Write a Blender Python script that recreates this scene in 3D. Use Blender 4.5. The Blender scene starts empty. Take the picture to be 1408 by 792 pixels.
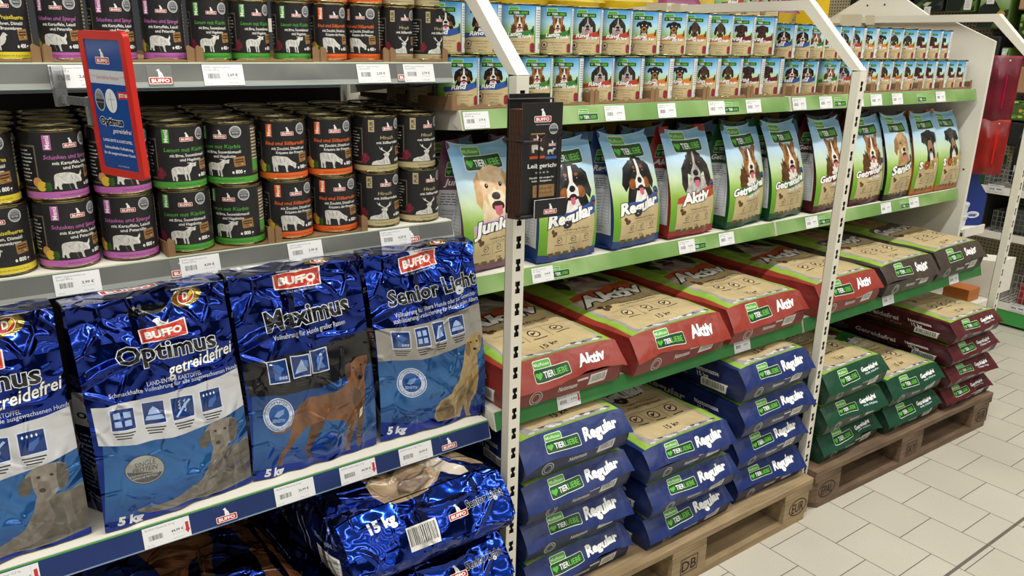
import bpy, random, math
import numpy as np
from math import sin, cos, pi, radians, sqrt, hypot, atan2
from mathutils import Vector, Matrix, noise
from mathutils.geometry import delaunay_2d_cdt

scene = bpy.context.scene
COL = scene.collection

# ------------------------------------------------------------------ camera
def make_camera():
    f_px, yaw, pitch, roll = 1112.06, radians(36.9473), radians(17.4126), radians(1.3512)
    cd = bpy.data.cameras.new('camera')
    cd.sensor_width = 36.0
    cd.lens = f_px / 1408.0 * 36.0
    cd.clip_start = 0.05
    cd.clip_end = 60
    cam = bpy.data.objects.new('camera', cd)
    COL.objects.link(cam)
    fw = Vector((sin(yaw) * cos(pitch), cos(yaw) * cos(pitch), -sin(pitch)))
    r = Vector((cos(yaw), -sin(yaw), 0))
    u = r.cross(fw)
    r2 = r * cos(roll) + u * sin(roll)
    u2 = u * cos(roll) - r * sin(roll)
    m = Matrix((r2, u2, -fw)).transposed().to_4x4()
    m.translation = Vector((-1.0097, -1.3223, 1.5089))
    cam.matrix_world = m
    scene.camera = cam
make_camera()

# ------------------------------------------------------------------ light, world, exposure
scene.view_settings.view_transform = 'Standard'
scene.view_settings.look = 'None'
scene.view_settings.gamma = 1.0
scene.view_settings.exposure = 0.06
scene.view_settings.use_curve_mapping = False
scene.cycles.max_bounces = 8
scene.cycles.diffuse_bounces = 2
scene.cycles.glossy_bounces = 4
scene.cycles.caustics_reflective = False
scene.cycles.caustics_refractive = False
scene.cycles.sample_clamp_indirect = 6.0
try:
    scene.cycles.use_denoising = True
except Exception:
    pass
wd = bpy.data.worlds.new('world')
scene.world = wd
wd.use_nodes = True
wd.node_tree.nodes['Background'].inputs[0].default_value = (0.93, 0.97, 1.0, 1)
wd.node_tree.nodes['Background'].inputs[1].default_value = 0.05

def lamp_row(x, y, lx, ly, power, z=3.15, colour=(1.0, 0.985, 0.94)):
    ld = bpy.data.lights.new('ceiling_tube_light', 'AREA')
    ld.shape = 'RECTANGLE'
    ld.size, ld.size_y = lx, ly
    ld.energy = power
    ld.color = colour
    o = bpy.data.objects.new('ceiling_tube_light', ld)
    o.location = (x, y, z)
    COL.objects.link(o)
for y_, p_ in ((-0.62, 125), (-1.9, 50), (-3.1, 34), (-4.4, 34), (-5.8, 36), (-7.4, 40), (-9.0, 40), (1.9, 60)):  # farther rows are unseen, added for more highlights on the foil
    lamp_row(0.6, y_, 8.0, 0.10, p_)

# ------------------------------------------------------------------ materials
def srgb(c):
    if isinstance(c, str):
        c = c.lstrip('#')
        c = tuple(int(c[i:i + 2], 16) / 255 for i in (0, 2, 4))
    return tuple(c)
def lin(c):
    return tuple(x / 12.92 if x <= 0.04045 else ((x + 0.055) / 1.055) ** 2.4 for x in srgb(c)[:3])

MATS = {}
def mat(name, col, rough=0.5, metal=0.0, var=0.06, scale=30.0, bump=0.0, spec=0.5, bscale=None):
    if name in MATS:
        return MATS[name]
    m = bpy.data.materials.new(name)
    m.use_nodes = True
    nt = m.node_tree
    b = nt.nodes['Principled BSDF']
    b.inputs['Roughness'].default_value = rough
    b.inputs['Metallic'].default_value = metal
    b.inputs['Specular IOR Level'].default_value = spec
    tc = nt.nodes.new('ShaderNodeTexCoord')
    nz = nt.nodes.new('ShaderNodeTexNoise')
    nz.inputs['Scale'].default_value = scale
    nz.inputs['Detail'].default_value = 4
    nt.links.new(tc.outputs['Object'], nz.inputs['Vector'])
    mx = nt.nodes.new('ShaderNodeMix')
    mx.data_type = 'RGBA'
    L = lin(col)
    mx.inputs['A'].default_value = tuple(v * (1 - var) for v in L) + (1,)
    mx.inputs['B'].default_value = tuple(min(1, v * (1 + var)) for v in L) + (1,)
    nt.links.new(nz.outputs['Fac'], mx.inputs['Factor'])
    nt.links.new(mx.outputs['Result'], b.inputs['Base Color'])
    if bump:
        n2 = nt.nodes.new('ShaderNodeTexNoise')
        n2.inputs['Scale'].default_value = bscale or scale
        n2.inputs['Detail'].default_value = 3
        nt.links.new(tc.outputs['Object'], n2.inputs['Vector'])
        bp = nt.nodes.new('ShaderNodeBump')
        bp.inputs['Strength'].default_value = bump
        bp.inputs['Distance'].default_value = 0.004
        nt.links.new(n2.outputs['Fac'], bp.inputs['Height'])
        nt.links.new(bp.outputs['Normal'], b.inputs['Normal'])
    MATS[name] = m
    return m

def print_mat(name, rough=0.4, foil=False, bump=0.0, bscale=14.0, dist=0.01, spec=0.5, coat=0.0, zfade=None):
    """Printed packaging: ink colours come from the painted 'Col' attribute, its alpha says where bare foil shows."""
    if name in MATS:
        return MATS[name]
    m = bpy.data.materials.new(name)
    m.use_nodes = True
    nt = m.node_tree
    b = nt.nodes['Principled BSDF']
    at = nt.nodes.new('ShaderNodeVertexColor')
    at.layer_name = 'Col'
    nt.links.new(at.outputs['Color'], b.inputs['Base Color'])
    b.inputs['Roughness'].default_value = rough
    b.inputs['Specular IOR Level'].default_value = spec
    b.inputs['Coat Weight'].default_value = coat
    b.inputs['Coat Roughness'].default_value = 0.035
    b.inputs['Coat IOR'].default_value = 1.6
    if foil:
        nt.links.new(at.outputs['Alpha'], b.inputs['Metallic'])
    if bump:
        tc = nt.nodes.new('ShaderNodeTexCoord')
        nz = nt.nodes.new('ShaderNodeTexNoise')
        nz.inputs['Scale'].default_value = bscale
        nz.inputs['Detail'].default_value = 2.0 if foil else 3.0
        nz.inputs['Distortion'].default_value = 1.2 if foil else 0.4
        nt.links.new(tc.outputs['Object'], nz.inputs['Vector'])
        src = nz.outputs['Fac']
        if foil:
            # straight-edged facets of crumpled foil, strongest towards the free end of the bag
            ad = nt.nodes.new('ShaderNodeVectorMath'); ad.operation = 'MULTIPLY_ADD'
            ad.inputs[1].default_value = (.035, .035, .035)
            nt.links.new(nz.outputs['Color'], ad.inputs[0]); nt.links.new(tc.outputs['Object'], ad.inputs[2])
            hs = []
            def node(kind, op=None, **v):
                q = nt.nodes.new(kind)
                if op: q.operation = op
                return q
            for sc_, w_, wd_ in ((bscale, .8, .07), (bscale * 2.3, .3, .09)):
                vo = node('ShaderNodeTexVoronoi'); vo.feature = 'DISTANCE_TO_EDGE'; vo.inputs['Scale'].default_value = sc_
                nt.links.new(ad.outputs[0], vo.inputs['Vector'])
                mr = node('ShaderNodeMapRange'); mr.interpolation_type = 'SMOOTHSTEP'
                mr.inputs['From Min'].default_value = 0; mr.inputs['From Max'].default_value = wd_; mr.inputs['To Min'].default_value = w_; mr.inputs['To Max'].default_value = 0
                nt.links.new(vo.outputs['Distance'], mr.inputs['Value'])
                mk = node('ShaderNodeTexNoise'); mk.inputs['Scale'].default_value = sc_ * 1.1; mk.inputs['Detail'].default_value = 1
                nt.links.new(tc.outputs['Object'], mk.inputs['Vector'])
                m2 = node('ShaderNodeMapRange'); m2.inputs['From Min'].default_value = .42; m2.inputs['From Max'].default_value = .6
                nt.links.new(mk.outputs['Fac'], m2.inputs['Value'])
                mu = node('ShaderNodeMath', 'MULTIPLY')
                nt.links.new(mr.outputs[0], mu.inputs[0]); nt.links.new(m2.outputs[0], mu.inputs[1]); hs.append(mu)
            vo = node('ShaderNodeTexVoronoi'); vo.distance = 'MANHATTAN'; vo.inputs['Scale'].default_value = bscale * .8
            nt.links.new(ad.outputs[0], vo.inputs['Vector'])
            mu = node('ShaderNodeMath', 'MULTIPLY'); mu.inputs[1].default_value = .8
            nt.links.new(vo.outputs['Distance'], mu.inputs[0]); hs.append(mu)
            n3 = node('ShaderNodeTexNoise'); n3.inputs['Scale'].default_value = bscale * 1.3; n3.inputs['Detail'].default_value = 1.5
            nt.links.new(tc.outputs['Object'], n3.inputs['Vector'])
            mu = node('ShaderNodeMath', 'MULTIPLY'); mu.inputs[1].default_value = 1.6
            nt.links.new(n3.outputs['Fac'], mu.inputs[0]); hs.append(mu)
            src = hs[0].outputs[0]
            for q in hs[1:]:
                su = node('ShaderNodeMath', 'ADD')
                nt.links.new(src, su.inputs[0]); nt.links.new(q.outputs[0], su.inputs[1])
                src = su.outputs[0]
            if zfade:
                sx = nt.nodes.new('ShaderNodeSeparateXYZ'); nt.links.new(tc.outputs['Object'], sx.inputs[0])
                mr = nt.nodes.new('ShaderNodeMapRange'); mr.inputs['From Min'].default_value = zfade[0]; mr.inputs['From Max'].default_value = zfade[1]; mr.inputs['To Min'].default_value = .22
                nt.links.new(sx.outputs[2], mr.inputs['Value'])
                m3 = nt.nodes.new('ShaderNodeMath'); m3.operation = 'MULTIPLY'
                nt.links.new(src, m3.inputs[0]); nt.links.new(mr.outputs[0], m3.inputs[1])
                src = m3.outputs[0]
        bp = nt.nodes.new('ShaderNodeBump')
        bp.inputs['Strength'].default_value = bump
        bp.inputs['Distance'].default_value = dist
        nt.links.new(src, bp.inputs['Height'])
        nt.links.new(bp.outputs['Normal'], b.inputs['Normal'])
        if coat:
            nt.links.new(bp.outputs['Normal'], b.inputs['Coat Normal'])
    MATS[name] = m
    return m

M_CREAM = mat('cream_painted_steel', '#e4dfcf', 0.45, 0, 0.03, 12)
M_WHITE = mat('white_board', '#e9e4d6', 0.5, 0, 0.03, 10)
M_STEEL = mat('brushed_rail', '#9a9b98', 0.32, 0.6, 0.1, 60)
M_BLACK = mat('black_plastic', '#141414', 0.4)
M_TIN = mat('tin_lid', '#a2976f', 0.2, 1.0, 0.08, 80)
M_CARD = mat('brown_cardboard', '#8a6a48', 0.85, 0, 0.12, 40)
M_CARDW = mat('white_cardboard', '#cfc7b4', 0.8, 0, 0.08, 40)
M_PRINT = print_mat('printed_paper', 0.42)
M_CAN = print_mat('printed_tin', 0.34, spec=0.4)
M_POUCH = print_mat('printed_pouch_film', 0.36, bump=0.35, bscale=16, dist=0.01)
M_SACK = print_mat('printed_sack_film', 0.36, bump=0.6, bscale=10, dist=0.016)
M_FOIL = print_mat('printed_foil', 0.13, foil=True, bump=0.8, bscale=6.0, dist=0.03, coat=0.35, zfade=(.14, .34))
M_FOILS = print_mat('printed_foil_sack', 0.13, foil=True, bump=0.8, bscale=6.5, dist=0.03, coat=0.35)
M_RAIL = print_mat('printed_rail_insert', 0.35)

# ------------------------------------------------------------------ mesh helpers
class MB:
    def __init__(s):
        s.v, s.f, s.m = [], [], []
        s.mi = 0
    def add(s, vs, fs):
        b = len(s.v)
        s.v += [tuple(v) for v in vs]
        for f in fs:
            s.f.append([b + i for i in f]); s.m.append(s.mi)
    def box(s, x0, y0, z0, x1, y1, z1, M=None, bev=0.0):
        if bev > 0:
            return s.bbox(x0, y0, z0, x1, y1, z1, bev, M)
        vs = [Vector(p) for p in ((x0, y0, z0), (x1, y0, z0), (x1, y1, z0), (x0, y1, z0), (x0, y0, z1), (x1, y0, z1), (x1, y1, z1), (x0, y1, z1))]
        if M is not None:
            vs = [M @ v for v in vs]
        s.add(vs, [(0, 3, 2, 1), (4, 5, 6, 7), (0, 1, 5, 4), (1, 2, 6, 5), (2, 3, 7, 6), (3, 0, 4, 7)])
    def bbox(s, x0, y0, z0, x1, y1, z1, b, M=None):
        X, Y, Z = (x0, x1), (y0, y1), (z0, z1)
        vs = []
        idx = {}
        for i in (0, 1):
            for j in (0, 1):
                for k in (0, 1):
                    sx, sy, sz = (1 if i == 0 else -1), (1 if j == 0 else -1), (1 if k == 0 else -1)
                    for a in range(3):
                        p = [X[i] + sx * b, Y[j] + sy * b, Z[k] + sz * b]
                        p[a] = (X[i], Y[j], Z[k])[a]
                        idx[(i, j, k, a)] = len(vs)
                        vs.append(Vector(p))
        fs = []
        def q(l): fs.append(tuple(idx[t] for t in l))
        q([(0, 0, 0, 0), (0, 0, 1, 0), (0, 1, 1, 0), (0, 1, 0, 0)]); q([(1, 0, 0, 0), (1, 1, 0, 0), (1, 1, 1, 0), (1, 0, 1, 0)])
        q([(0, 0, 0, 1), (1, 0, 0, 1), (1, 0, 1, 1), (0, 0, 1, 1)]); q([(0, 1, 0, 1), (0, 1, 1, 1), (1, 1, 1, 1), (1, 1, 0, 1)])
        q([(0, 0, 0, 2), (0, 1, 0, 2), (1, 1, 0, 2), (1, 0, 0, 2)]); q([(0, 0, 1, 2), (1, 0, 1, 2), (1, 1, 1, 2), (0, 1, 1, 2)])
        for j in (0, 1):
            for k in (0, 1):
                q([(0, j, k, 1), (1, j, k, 1), (1, j, k, 2), (0, j, k, 2)])
        for i in (0, 1):
            for k in (0, 1):
                q([(i, 0, k, 0), (i, 1, k, 0), (i, 1, k, 2), (i, 0, k, 2)])
            for j in (0, 1):
                q([(i, j, 0, 0), (i, j, 1, 0), (i, j, 1, 1), (i, j, 0, 1)])
        for i in (0, 1):
            for j in (0, 1):
                for k in (0, 1):
                    q([(i, j, k, 0), (i, j, k, 1), (i, j, k, 2)])
        if M is not None:
            vs = [M @ v for v in vs]
        s.add(vs, fs)
    def tube(s, pts, r, n=8, close=False):
        pts = [Vector(p) for p in pts]
        N = len(pts)
        rings = []
        for i, p in enumerate(pts):
            a = pts[i - 1] if (i > 0 or close) else p
            c = pts[(i + 1) % N] if (i < N - 1 or close) else p
            d = (c - a).normalized()
            up = Vector((0, 0, 1)) if abs(d.z) < 0.9 else Vector((1, 0, 0))
            e1 = d.cross(up).normalized(); e2 = d.cross(e1)
            rings.append([p + (e1 * cos(2 * pi * k / n) + e2 * sin(2 * pi * k / n)) * r for k in range(n)])
        vs = [v for rg in rings for v in rg]
        fs = []
        for i in range(N if close else N - 1):
            j = (i + 1) % N
            for k in range(n):
                fs.append((i * n + k, i * n + (k + 1) % n, j * n + (k + 1) % n, j * n + k))
        if not close:
            fs.append(tuple(range(n))[::-1]); fs.append(tuple((N - 1) * n + k for k in range(n)))
        s.add(vs, fs)
    def lathe(s, prof, n=32, M=None, cap=True):
        vs, fs = [], []
        for r, z in prof:
            for k in range(n):
                v = Vector((r * cos(2 * pi * k / n), r * sin(2 * pi * k / n), z))
                vs.append(M @ v if M is not None else v)
        for i in range(len(prof) - 1):
            for k in range(n):
                fs.append((i * n + k, i * n + (k + 1) % n, (i + 1) * n + (k + 1) % n, (i + 1) * n + k))
        if cap:
            fs.append(tuple(range(n))[::-1]); fs.append(tuple((len(prof) - 1) * n + k for k in range(n)))
        s.add(vs, fs)
    def prism(s, poly, a0, a1, axis='x', M=None):
        """poly of 2-D points extruded along axis; for 'x' the points are (y,z), 'y' (x,z), 'z' (x,y)"""
        n = len(poly)
        def P(p, a):
            return Vector({'x': (a, p[0], p[1]), 'y': (p[0], a, p[1]), 'z': (p[0], p[1], a)}[axis])
        vs = [P(p, a0) for p in poly] + [P(p, a1) for p in poly]
        if M is not None:
            vs = [M @ v for v in vs]
        fs = [tuple(range(n))[::-1], tuple(range(n, 2 * n))] + [(i, (i + 1) % n, n + (i + 1) % n, n + i) for i in range(n)]
        s.add(vs, fs)
    def mesh(s, name, mats, smooth=False, angle=None):
        me = bpy.data.meshes.new(name)
        me.from_pydata(s.v, [], s.f)
        for m in (mats if isinstance(mats, (list, tuple)) else [mats]):
            me.materials.append(m)
        me.polygons.foreach_set('material_index', s.m)
        me.validate()
        import bmesh
        bm = bmesh.new(); bm.from_mesh(me)
        bmesh.ops.recalc_face_normals(bm, faces=bm.faces)
        bm.to_mesh(me); bm.free()
        if smooth:
            me.polygons.foreach_set('use_smooth', [True] * len(me.polygons))
            me.set_sharp_from_angle(angle=radians(angle or 40))
        return me

def link(name, me, parent=None, loc=None, rot=None):
    o = bpy.data.objects.new(name, me)
    COL.objects.link(o)
    if parent is not None:
        o.parent = parent
    if loc is not None:
        o.location = loc
    if rot is not None:
        o.rotation_euler = rot
    return o
def tag(o, label=None, cat=None, group=None, kind=None):
    if label: o['label'] = label
    if cat: o['category'] = cat
    if group: o['group'] = group
    if kind: o['kind'] = kind
    return o
def thing(name, label, cat, loc=(0, 0, 0), rotz=0.0, group=None):
    o = link(name, None, None, loc, (0, 0, rotz))
    return tag(o, label, cat, group)
def dup(root, loc, rot, label, group=None):
    r = root.copy(); COL.objects.link(r)
    r.location = loc; r.rotation_euler = rot
    r['label'] = label
    if group: r['group'] = group
    for ch in list(root.children):
        c = ch.copy(); COL.objects.link(c); c.parent = r
        for g in list(ch.children):
            d = g.copy(); COL.objects.link(d); d.parent = c
    return r

# ------------------------------------------------------------------ printed artwork (vector shapes merged into the surface)
_G = {}
def glyphs(body, bold, shear):
    k = (body, bold, shear)
    if k not in _G:
        cu = bpy.data.curves.new('tmp_text', 'FONT')
        cu.body = body; cu.resolution_u = 2; cu.offset = bold; cu.shear = shear
        o = bpy.data.objects.new('tmp_text', cu)
        COL.objects.link(o)
        bpy.context.view_layer.update()
        me = o.to_mesh()
        vs = [(v.co.x, v.co.y) for v in me.vertices]
        fs = [tuple(p.vertices) for p in me.polygons]
        o.to_mesh_clear()
        bpy.data.objects.remove(o); bpy.data.curves.remove(cu)
        _G[k] = (vs, fs)
    return _G[k]
CAPH = 0.729

def clip_rect(poly, W, H):
    for ax, lim, sg in ((0, 0.0, 1), (0, W, -1), (1, 0.0, 1), (1, H, -1)):
        out = []
        n = len(poly)
        for i in range(n):
            a, b = poly[i], poly[(i + 1) % n]
            da, db = (a[ax] - lim) * sg, (b[ax] - lim) * sg
            if da >= 0:
                out.append(a)
            if (da > 0 and db < 0) or (da < 0 and db > 0):
                t = da / (da - db)
                out.append((a[0] + (b[0] - a[0]) * t, a[1] + (b[1] - a[1]) * t))
        poly = out
        if len(poly) < 3:
            return []
    return poly

class Art:
    """fx runs 0..1 to the right, fy runs 0..1 downwards; sizes of text are fractions of the height"""
    def __init__(s, w, h, bg, foil=0.0):
        s.w, s.h, s.bg, s.bgf = w, h, bg if callable(bg) else srgb(bg), foil
        s.P = []
    def poly(s, pts, col, foil=0.0):
        p = [(x * s.w, (1 - y) * s.h) for x, y in pts]
        if any(a < 0 or a > s.w or b < 0 or b > s.h for a, b in p):
            p = clip_rect(p, s.w, s.h)
        if len(p) > 2:
            s.P.append((p, col if callable(col) else srgb(col), foil))
    def rect(s, x0, y0, x1, y1, col, foil=0.0, rot=0.0):
        s.poly(s._r([(x0, y0), (x1, y0), (x1, y1), (x0, y1)], rot), col, foil)
    def _r(s, pts, rot):
        if not rot:
            return pts
        cx = sum(p[0] for p in pts) / len(pts); cy = sum(p[1] for p in pts) / len(pts)
        k = s.w / s.h; c, sn = cos(radians(rot)), sin(radians(rot))
        return [(cx + ((x - cx) * k * c + (y - cy) * sn) / k, cy - (x - cx) * k * sn + (y - cy) * c) for x, y in pts]
    def rrect(s, x0, y0, x1, y1, rad, col, foil=0.0, rot=0.0, n=4):
        rx, ry = rad * s.h / s.w, rad
        pts = []
        for cx, cy, a0 in ((x1 - rx, y0 + ry, -90), (x1 - rx, y1 - ry, 0), (x0 + rx, y1 - ry, 90), (x0 + rx, y0 + ry, 180)):
            for i in range(n + 1):
                a = radians(a0 + 90 * i / n)
                pts.append((cx + rx * cos(a), cy + ry * sin(a)))
        s.poly(s._r(pts, rot), col, foil)
    def ell(s, cx, cy, rx, ry, col, foil=0.0, n=20, rot=0.0):
        """rx is in fractions of the width, ry of the height"""
        s.poly(s._r([(cx + rx * cos(2 * pi * i / n), cy + ry * sin(2 * pi * i / n)) for i in range(n)], rot), col, foil)
    def circ(s, cx, cy, r, col, foil=0.0, n=20):
        s.ell(cx, cy, r * s.h / s.w, r, col, foil, n)
    def line(s, pts, t, col, foil=0.0):
        k = s.w / s.h
        for (x0, y0), (x1, y1) in zip(pts, pts[1:]):
            dx, dy = (x1 - x0) * k, y1 - y0
            L = hypot(dx, dy) or 1e-9
            nx, ny = -dy / L * t / 2, dx / L * t / 2
            s.poly([(x0 + nx / k, y0 + ny), (x1 + nx / k, y1 + ny), (x1 - nx / k, y1 - ny), (x0 - nx / k, y0 - ny)], col, foil)
    def text(s, body, fx, fy, size, col, fit=None, al='c', bold=0.0, shear=0.0, rot=0.0, foil=0.0, out=None, ow=0.03, sx=1.0, jump=0.0):
        """(fx, fy) is the middle of the cap height; fit = width as a fraction of the sheet's width"""
        vs0, _ = glyphs(body, 0.0, shear)
        if not vs0:
            return
        x0, x1 = min(v[0] for v in vs0), max(v[0] for v in vs0)
        k = size * s.h / CAPH
        kx = k * sx
        if fit is not None:
            kx = fit * s.w / (x1 - x0)
        ax = {'l': x0, 'c': (x0 + x1) / 2, 'r': x1}[al]
        c, sn = cos(radians(rot)), sin(radians(rot))
        def put(bd, cl):
            vs, fs = glyphs(body, bd, shear)
            q = []
            for x, y in vs:
                X, Y = (x - ax) * kx, (y - CAPH / 2) * k
                if jump:
                    Y += jump * k * sin(x * 3.1)
                X, Y = X * c - Y * sn, X * sn + Y * c
                q.append((fx * s.w + X, (1 - fy) * s.h + Y))
            for f in fs:
                p = [q[i] for i in f]
                if any(a < 0 or a > s.w or b < 0 or b > s.h for a, b in p):
                    p = clip_rect(p, s.w, s.h)
                if len(p) > 2:
                    s.P.append((p, srgb(cl), foil))
        if out is not None:
            put(bold + ow, out)
        put(bold, col)

SHEETS = {}
def sheet(key, art, fn, step, m, thick=0.0, smooth=True, stepy=None):
    """One watertight patch: the artwork's shapes and a grid are triangulated together in the flat, then fn(x, y) bends the patch."""
    W, H = art.w, art.h
    nx, ny = max(1, round(W / step)), max(1, round(H / (stepy or step)))
    vs = [Vector((W * i / nx, H * j / ny)) for j in range(ny + 1) for i in range(nx + 1)]
    ed = []
    for j in range(ny + 1):
        for i in range(nx + 1):
            a = j * (nx + 1) + i
            if i < nx: ed.append((a, a + 1))
            if j < ny: ed.append((a, a + nx + 1))
    fs = []
    keep = []
    for p, _c, _f in art.P:
        ar = sum(p[i - 1][0] * p[i][1] - p[i][0] * p[i - 1][1] for i in range(len(p)))
        if abs(ar) < 1e-10:
            continue
        if ar < 0:
            p = p[::-1]
        b = len(vs)
        vs += [Vector(q) for q in p]
        fs.append(list(range(b, b + len(p))))
        keep.append((p, _c, _f))
    def inside(p, x, y):
        r_ = False
        x1, y1 = p[-1]
        for x2, y2 in p:
            if (y1 > y) != (y2 > y) and x < (x2 - x1) * (y - y1) / (y2 - y1) + x1:
                r_ = not r_
            x1, y1 = x2, y2
        return r_
    r = delaunay_2d_cdt(vs, ed, fs, 0, 1e-6)
    V, F, O = r[0], r[2], r[5]
    P3 = [fn(v.x, v.y) for v in V]
    faces, cols = [], []
    for f, o in zip(F, O):
        a, b, c = (V[i] for i in f[:3])
        if (b.x - a.x) * (c.y - a.y) - (b.y - a.y) * (c.x - a.x) < 1e-12:
            continue
        t = -1
        if o:
            gx, gy = (a.x + b.x + c.x) / 3, (a.y + b.y + c.y) / 3
            for q in sorted(o, reverse=True):
                if inside(keep[q][0], gx, gy):
                    t = q
                    break
        col, fo = (keep[t][1], keep[t][2]) if t >= 0 else (art.bg, art.bgf)
        faces.append(tuple(f))
        for i in f:
            cc = col(V[i].x / W, 1 - V[i].y / H) if callable(col) else col
            cols += [cc[0], cc[1], cc[2], cc[3] if len(cc) > 3 else fo]
    if thick:
        cs = [(0, 0), (W, 0), (W, H), (0, H)]
        n = (fn(W, 0) - fn(0, 0)).cross(fn(0, H) - fn(0, 0)).normalized()
        b = len(P3)
        P3 += [fn(*c) for c in cs] + [fn(*c) - n * thick for c in cs]
        edge = art.edge if hasattr(art, 'edge') else (0.9, 0.9, 0.88)
        for q in ((b + 7, b + 6, b + 5, b + 4), (b, b + 4, b + 5, b + 1), (b + 1, b + 5, b + 6, b + 2), (b + 2, b + 6, b + 7, b + 3), (b + 3, b + 7, b + 4, b)):
            faces.append(q)
            cols += [edge[0], edge[1], edge[2], 0.0] * 4
    me = bpy.data.meshes.new(key)
    me.from_pydata([tuple(p) for p in P3], [], faces)
    at = me.color_attributes.new('Col', 'BYTE_COLOR', 'CORNER')
    at.data.foreach_set('color_srgb', [min(1, max(0, c)) for c in cols])
    me.materials.append(m)
    if smooth:
        me.polygons.foreach_set('use_smooth', [True] * len(me.polygons))
    return me
def flat(w, h, y=0.0):
    return lambda u, v: Vector((u - w / 2, y, v - h / 2))

def mix(a, b, t):
    a, b = srgb(a), srgb(b)
    t = min(1, max(0, t))
    return tuple(x + (y - x) * t for x, y in zip(a, b))
def grad(stops):
    """vertical gradient: [(fy, colour), ...]"""
    st = [(y, srgb(c)) for y, c in stops]
    def f(x, y):
        if y <= st[0][0]: return st[0][1]
        for (y0, c0), (y1, c1) in zip(st, st[1:]):
            if y <= y1:
                return mix(c0, c1, (y - y0) / (y1 - y0 + 1e-9))
        return st[-1][1]
    return f
def fur(c1, c2, sc=18.0, seed=0.0, str_=1.0, k=1.0):
    a, b = srgb(c1), srgb(c2)
    def f(x, y):
        n = noise.noise(Vector((x * sc * k, y * sc * 0.8, seed))) * 0.9 + noise.noise(Vector((x * sc * 3 * k, y * sc * 2.2, seed + 5))) * 0.5
        return mix(a, b, 0.5 + n * str_)
    return f
def homog(src):
    """maps a quad (top-left, top-right, bottom-right, bottom-left) of coordinates to the unit square"""
    dst = ((0, 0), (1, 0), (1, 1), (0, 1))
    A, B = [], []
    for (x, y), (u, v) in zip(src, dst):
        A.append([x, y, 1, 0, 0, 0, -u * x, -u * y]); B.append(u)
        A.append([0, 0, 0, x, y, 1, -v * x, -v * y]); B.append(v)
    h = np.linalg.solve(np.array(A, float), np.array(B, float))
    def f(x, y):
        d = h[6] * x + h[7] * y + 1
        return (float((h[0] * x + h[1] * y + h[2]) / d), float((h[3] * x + h[4] * y + h[5]) / d))
    return f
# ------------------------------------------------------------------ logos and drawings used in the artwork
def blob(cx, cy, rx, ry, jag=0.12, n=26, seed=1, a0=0.0, a1=360.0):
    rnd = random.Random(seed)
    out = []
    for i in range(n):
        a = radians(a0 + (a1 - a0) * i / n)
        q = 1 + (jag if i % 2 else -jag) * rnd.uniform(0.3, 1)
        out.append((cx + rx * q * cos(a), cy + ry * q * sin(a)))
    return out

def sit_dog(A, cx, cy, h, col='#f2f2ee', line='#8a8a86'):
    """small sitting dog of the red badge: (cx, cy) is its foot, h its height"""
    k = A.h / A.w
    P = [(-.10, 0), (.34, 0), (.40, -.08), (.33, -.16), (.30, -.36), (.18, -.58), (.06, -.70), (.03, -.86), (-.06, -.99), (-.18, -1.0), (-.24, -.93), (-.38, -.90), (-.38, -.82), (-.24, -.76), (-.20, -.62), (-.22, -.42), (-.20, -.2), (-.26, -.04)]
    A.poly([(cx + x * h * k, cy + y * h) for x, y in P], col)
    A.line([(cx + x * h * k, cy + y * h) for x, y in ((-.04, -.9), (.02, -.75), (-.06, -.7))], h * .04, line)
    A.line([(cx + x * h * k, cy + y * h) for x, y in ((.02, -.06), (.1, -.3), (.24, -.3))], h * .04, line)

def badge_red(A, cx, cy, w, rot=0.0, dog=True, red='#b5352f'):
    """red name badge with white edge; w fraction of width, height follows"""
    hh = w * A.w / A.h * 0.30
    if dog:
        sit_dog(A, cx + 0.02 * w, cy - hh * 0.42, hh * 1.25)
    A.rrect(cx - w / 2, cy - hh / 2, cx + w / 2, cy + hh / 2, hh * .18, '#f4f0ea', rot=rot)
    A.rrect(cx - w * .475, cy - hh * .41, cx + w * .475, cy + hh * .41, hh * .14, red, rot=rot)
    A.text('BUFFO', cx, cy, hh * .5, '#f6f3ee', fit=w * .76, bold=.035, rot=rot)

def heart(A, cx, cy, s, col):
    k = A.h / A.w
    P = []
    for i in range(18):
        t = 2 * pi * i / 18
        P.append((cx + s * k * 0.5 * sin(t) ** 3 * 1.05, cy - s * 0.03 * (13 * cos(t) - 5 * cos(2 * t) - 2 * cos(3 * t) - cos(4 * t))))
    A.poly(P, col)

def badge_green(A, x, y, w, rot=0.0, small=False, hk=.30):
    """dark green name plate with heart under a light green co-operative plate; x,y left top of the dark plate"""
    hh = w * A.w / A.h * hk
    if rot:
        pass
    A.rrect(x + w * .02, y - hh * .62, x + w * .52, y + .05 * hh, hh * .16, '#e9f2dc', rot=rot)
    A.rrect(x + w * .035, y - hh * .57, x + w * .505, y, hh * .14, '#58a33a', rot=rot)
    if not small:
        A.text('Raiffeisen', x + w * .285, y - hh * .29, hh * .26, '#eaf4df', fit=w * .36, rot=rot)
        A.line([(x + w * .06, y - hh * .38), (x + w * .09, y - hh * .2)], hh * .08, '#eaf4df')
    A.rrect(x, y, x + w, y + hh, hh * .16, '#dfe9d3', rot=rot)
    A.rrect(x + w * .012, y + hh * .05, x + w * .988, y + hh * .95, hh * .14, '#12401f', rot=rot)
    heart(A, x + w * .13, y + hh * .5, hh * .62, '#54b534')
    A.text('TIER', x + w * .26, y + hh * .5, hh * .46, '#f5f7f2', fit=w * .27, al='l', bold=.02)
    A.text('LIEBE', x + w * .545, y + hh * .5, hh * .46, '#6cc244', fit=w * .37, al='l', bold=.012)

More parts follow.
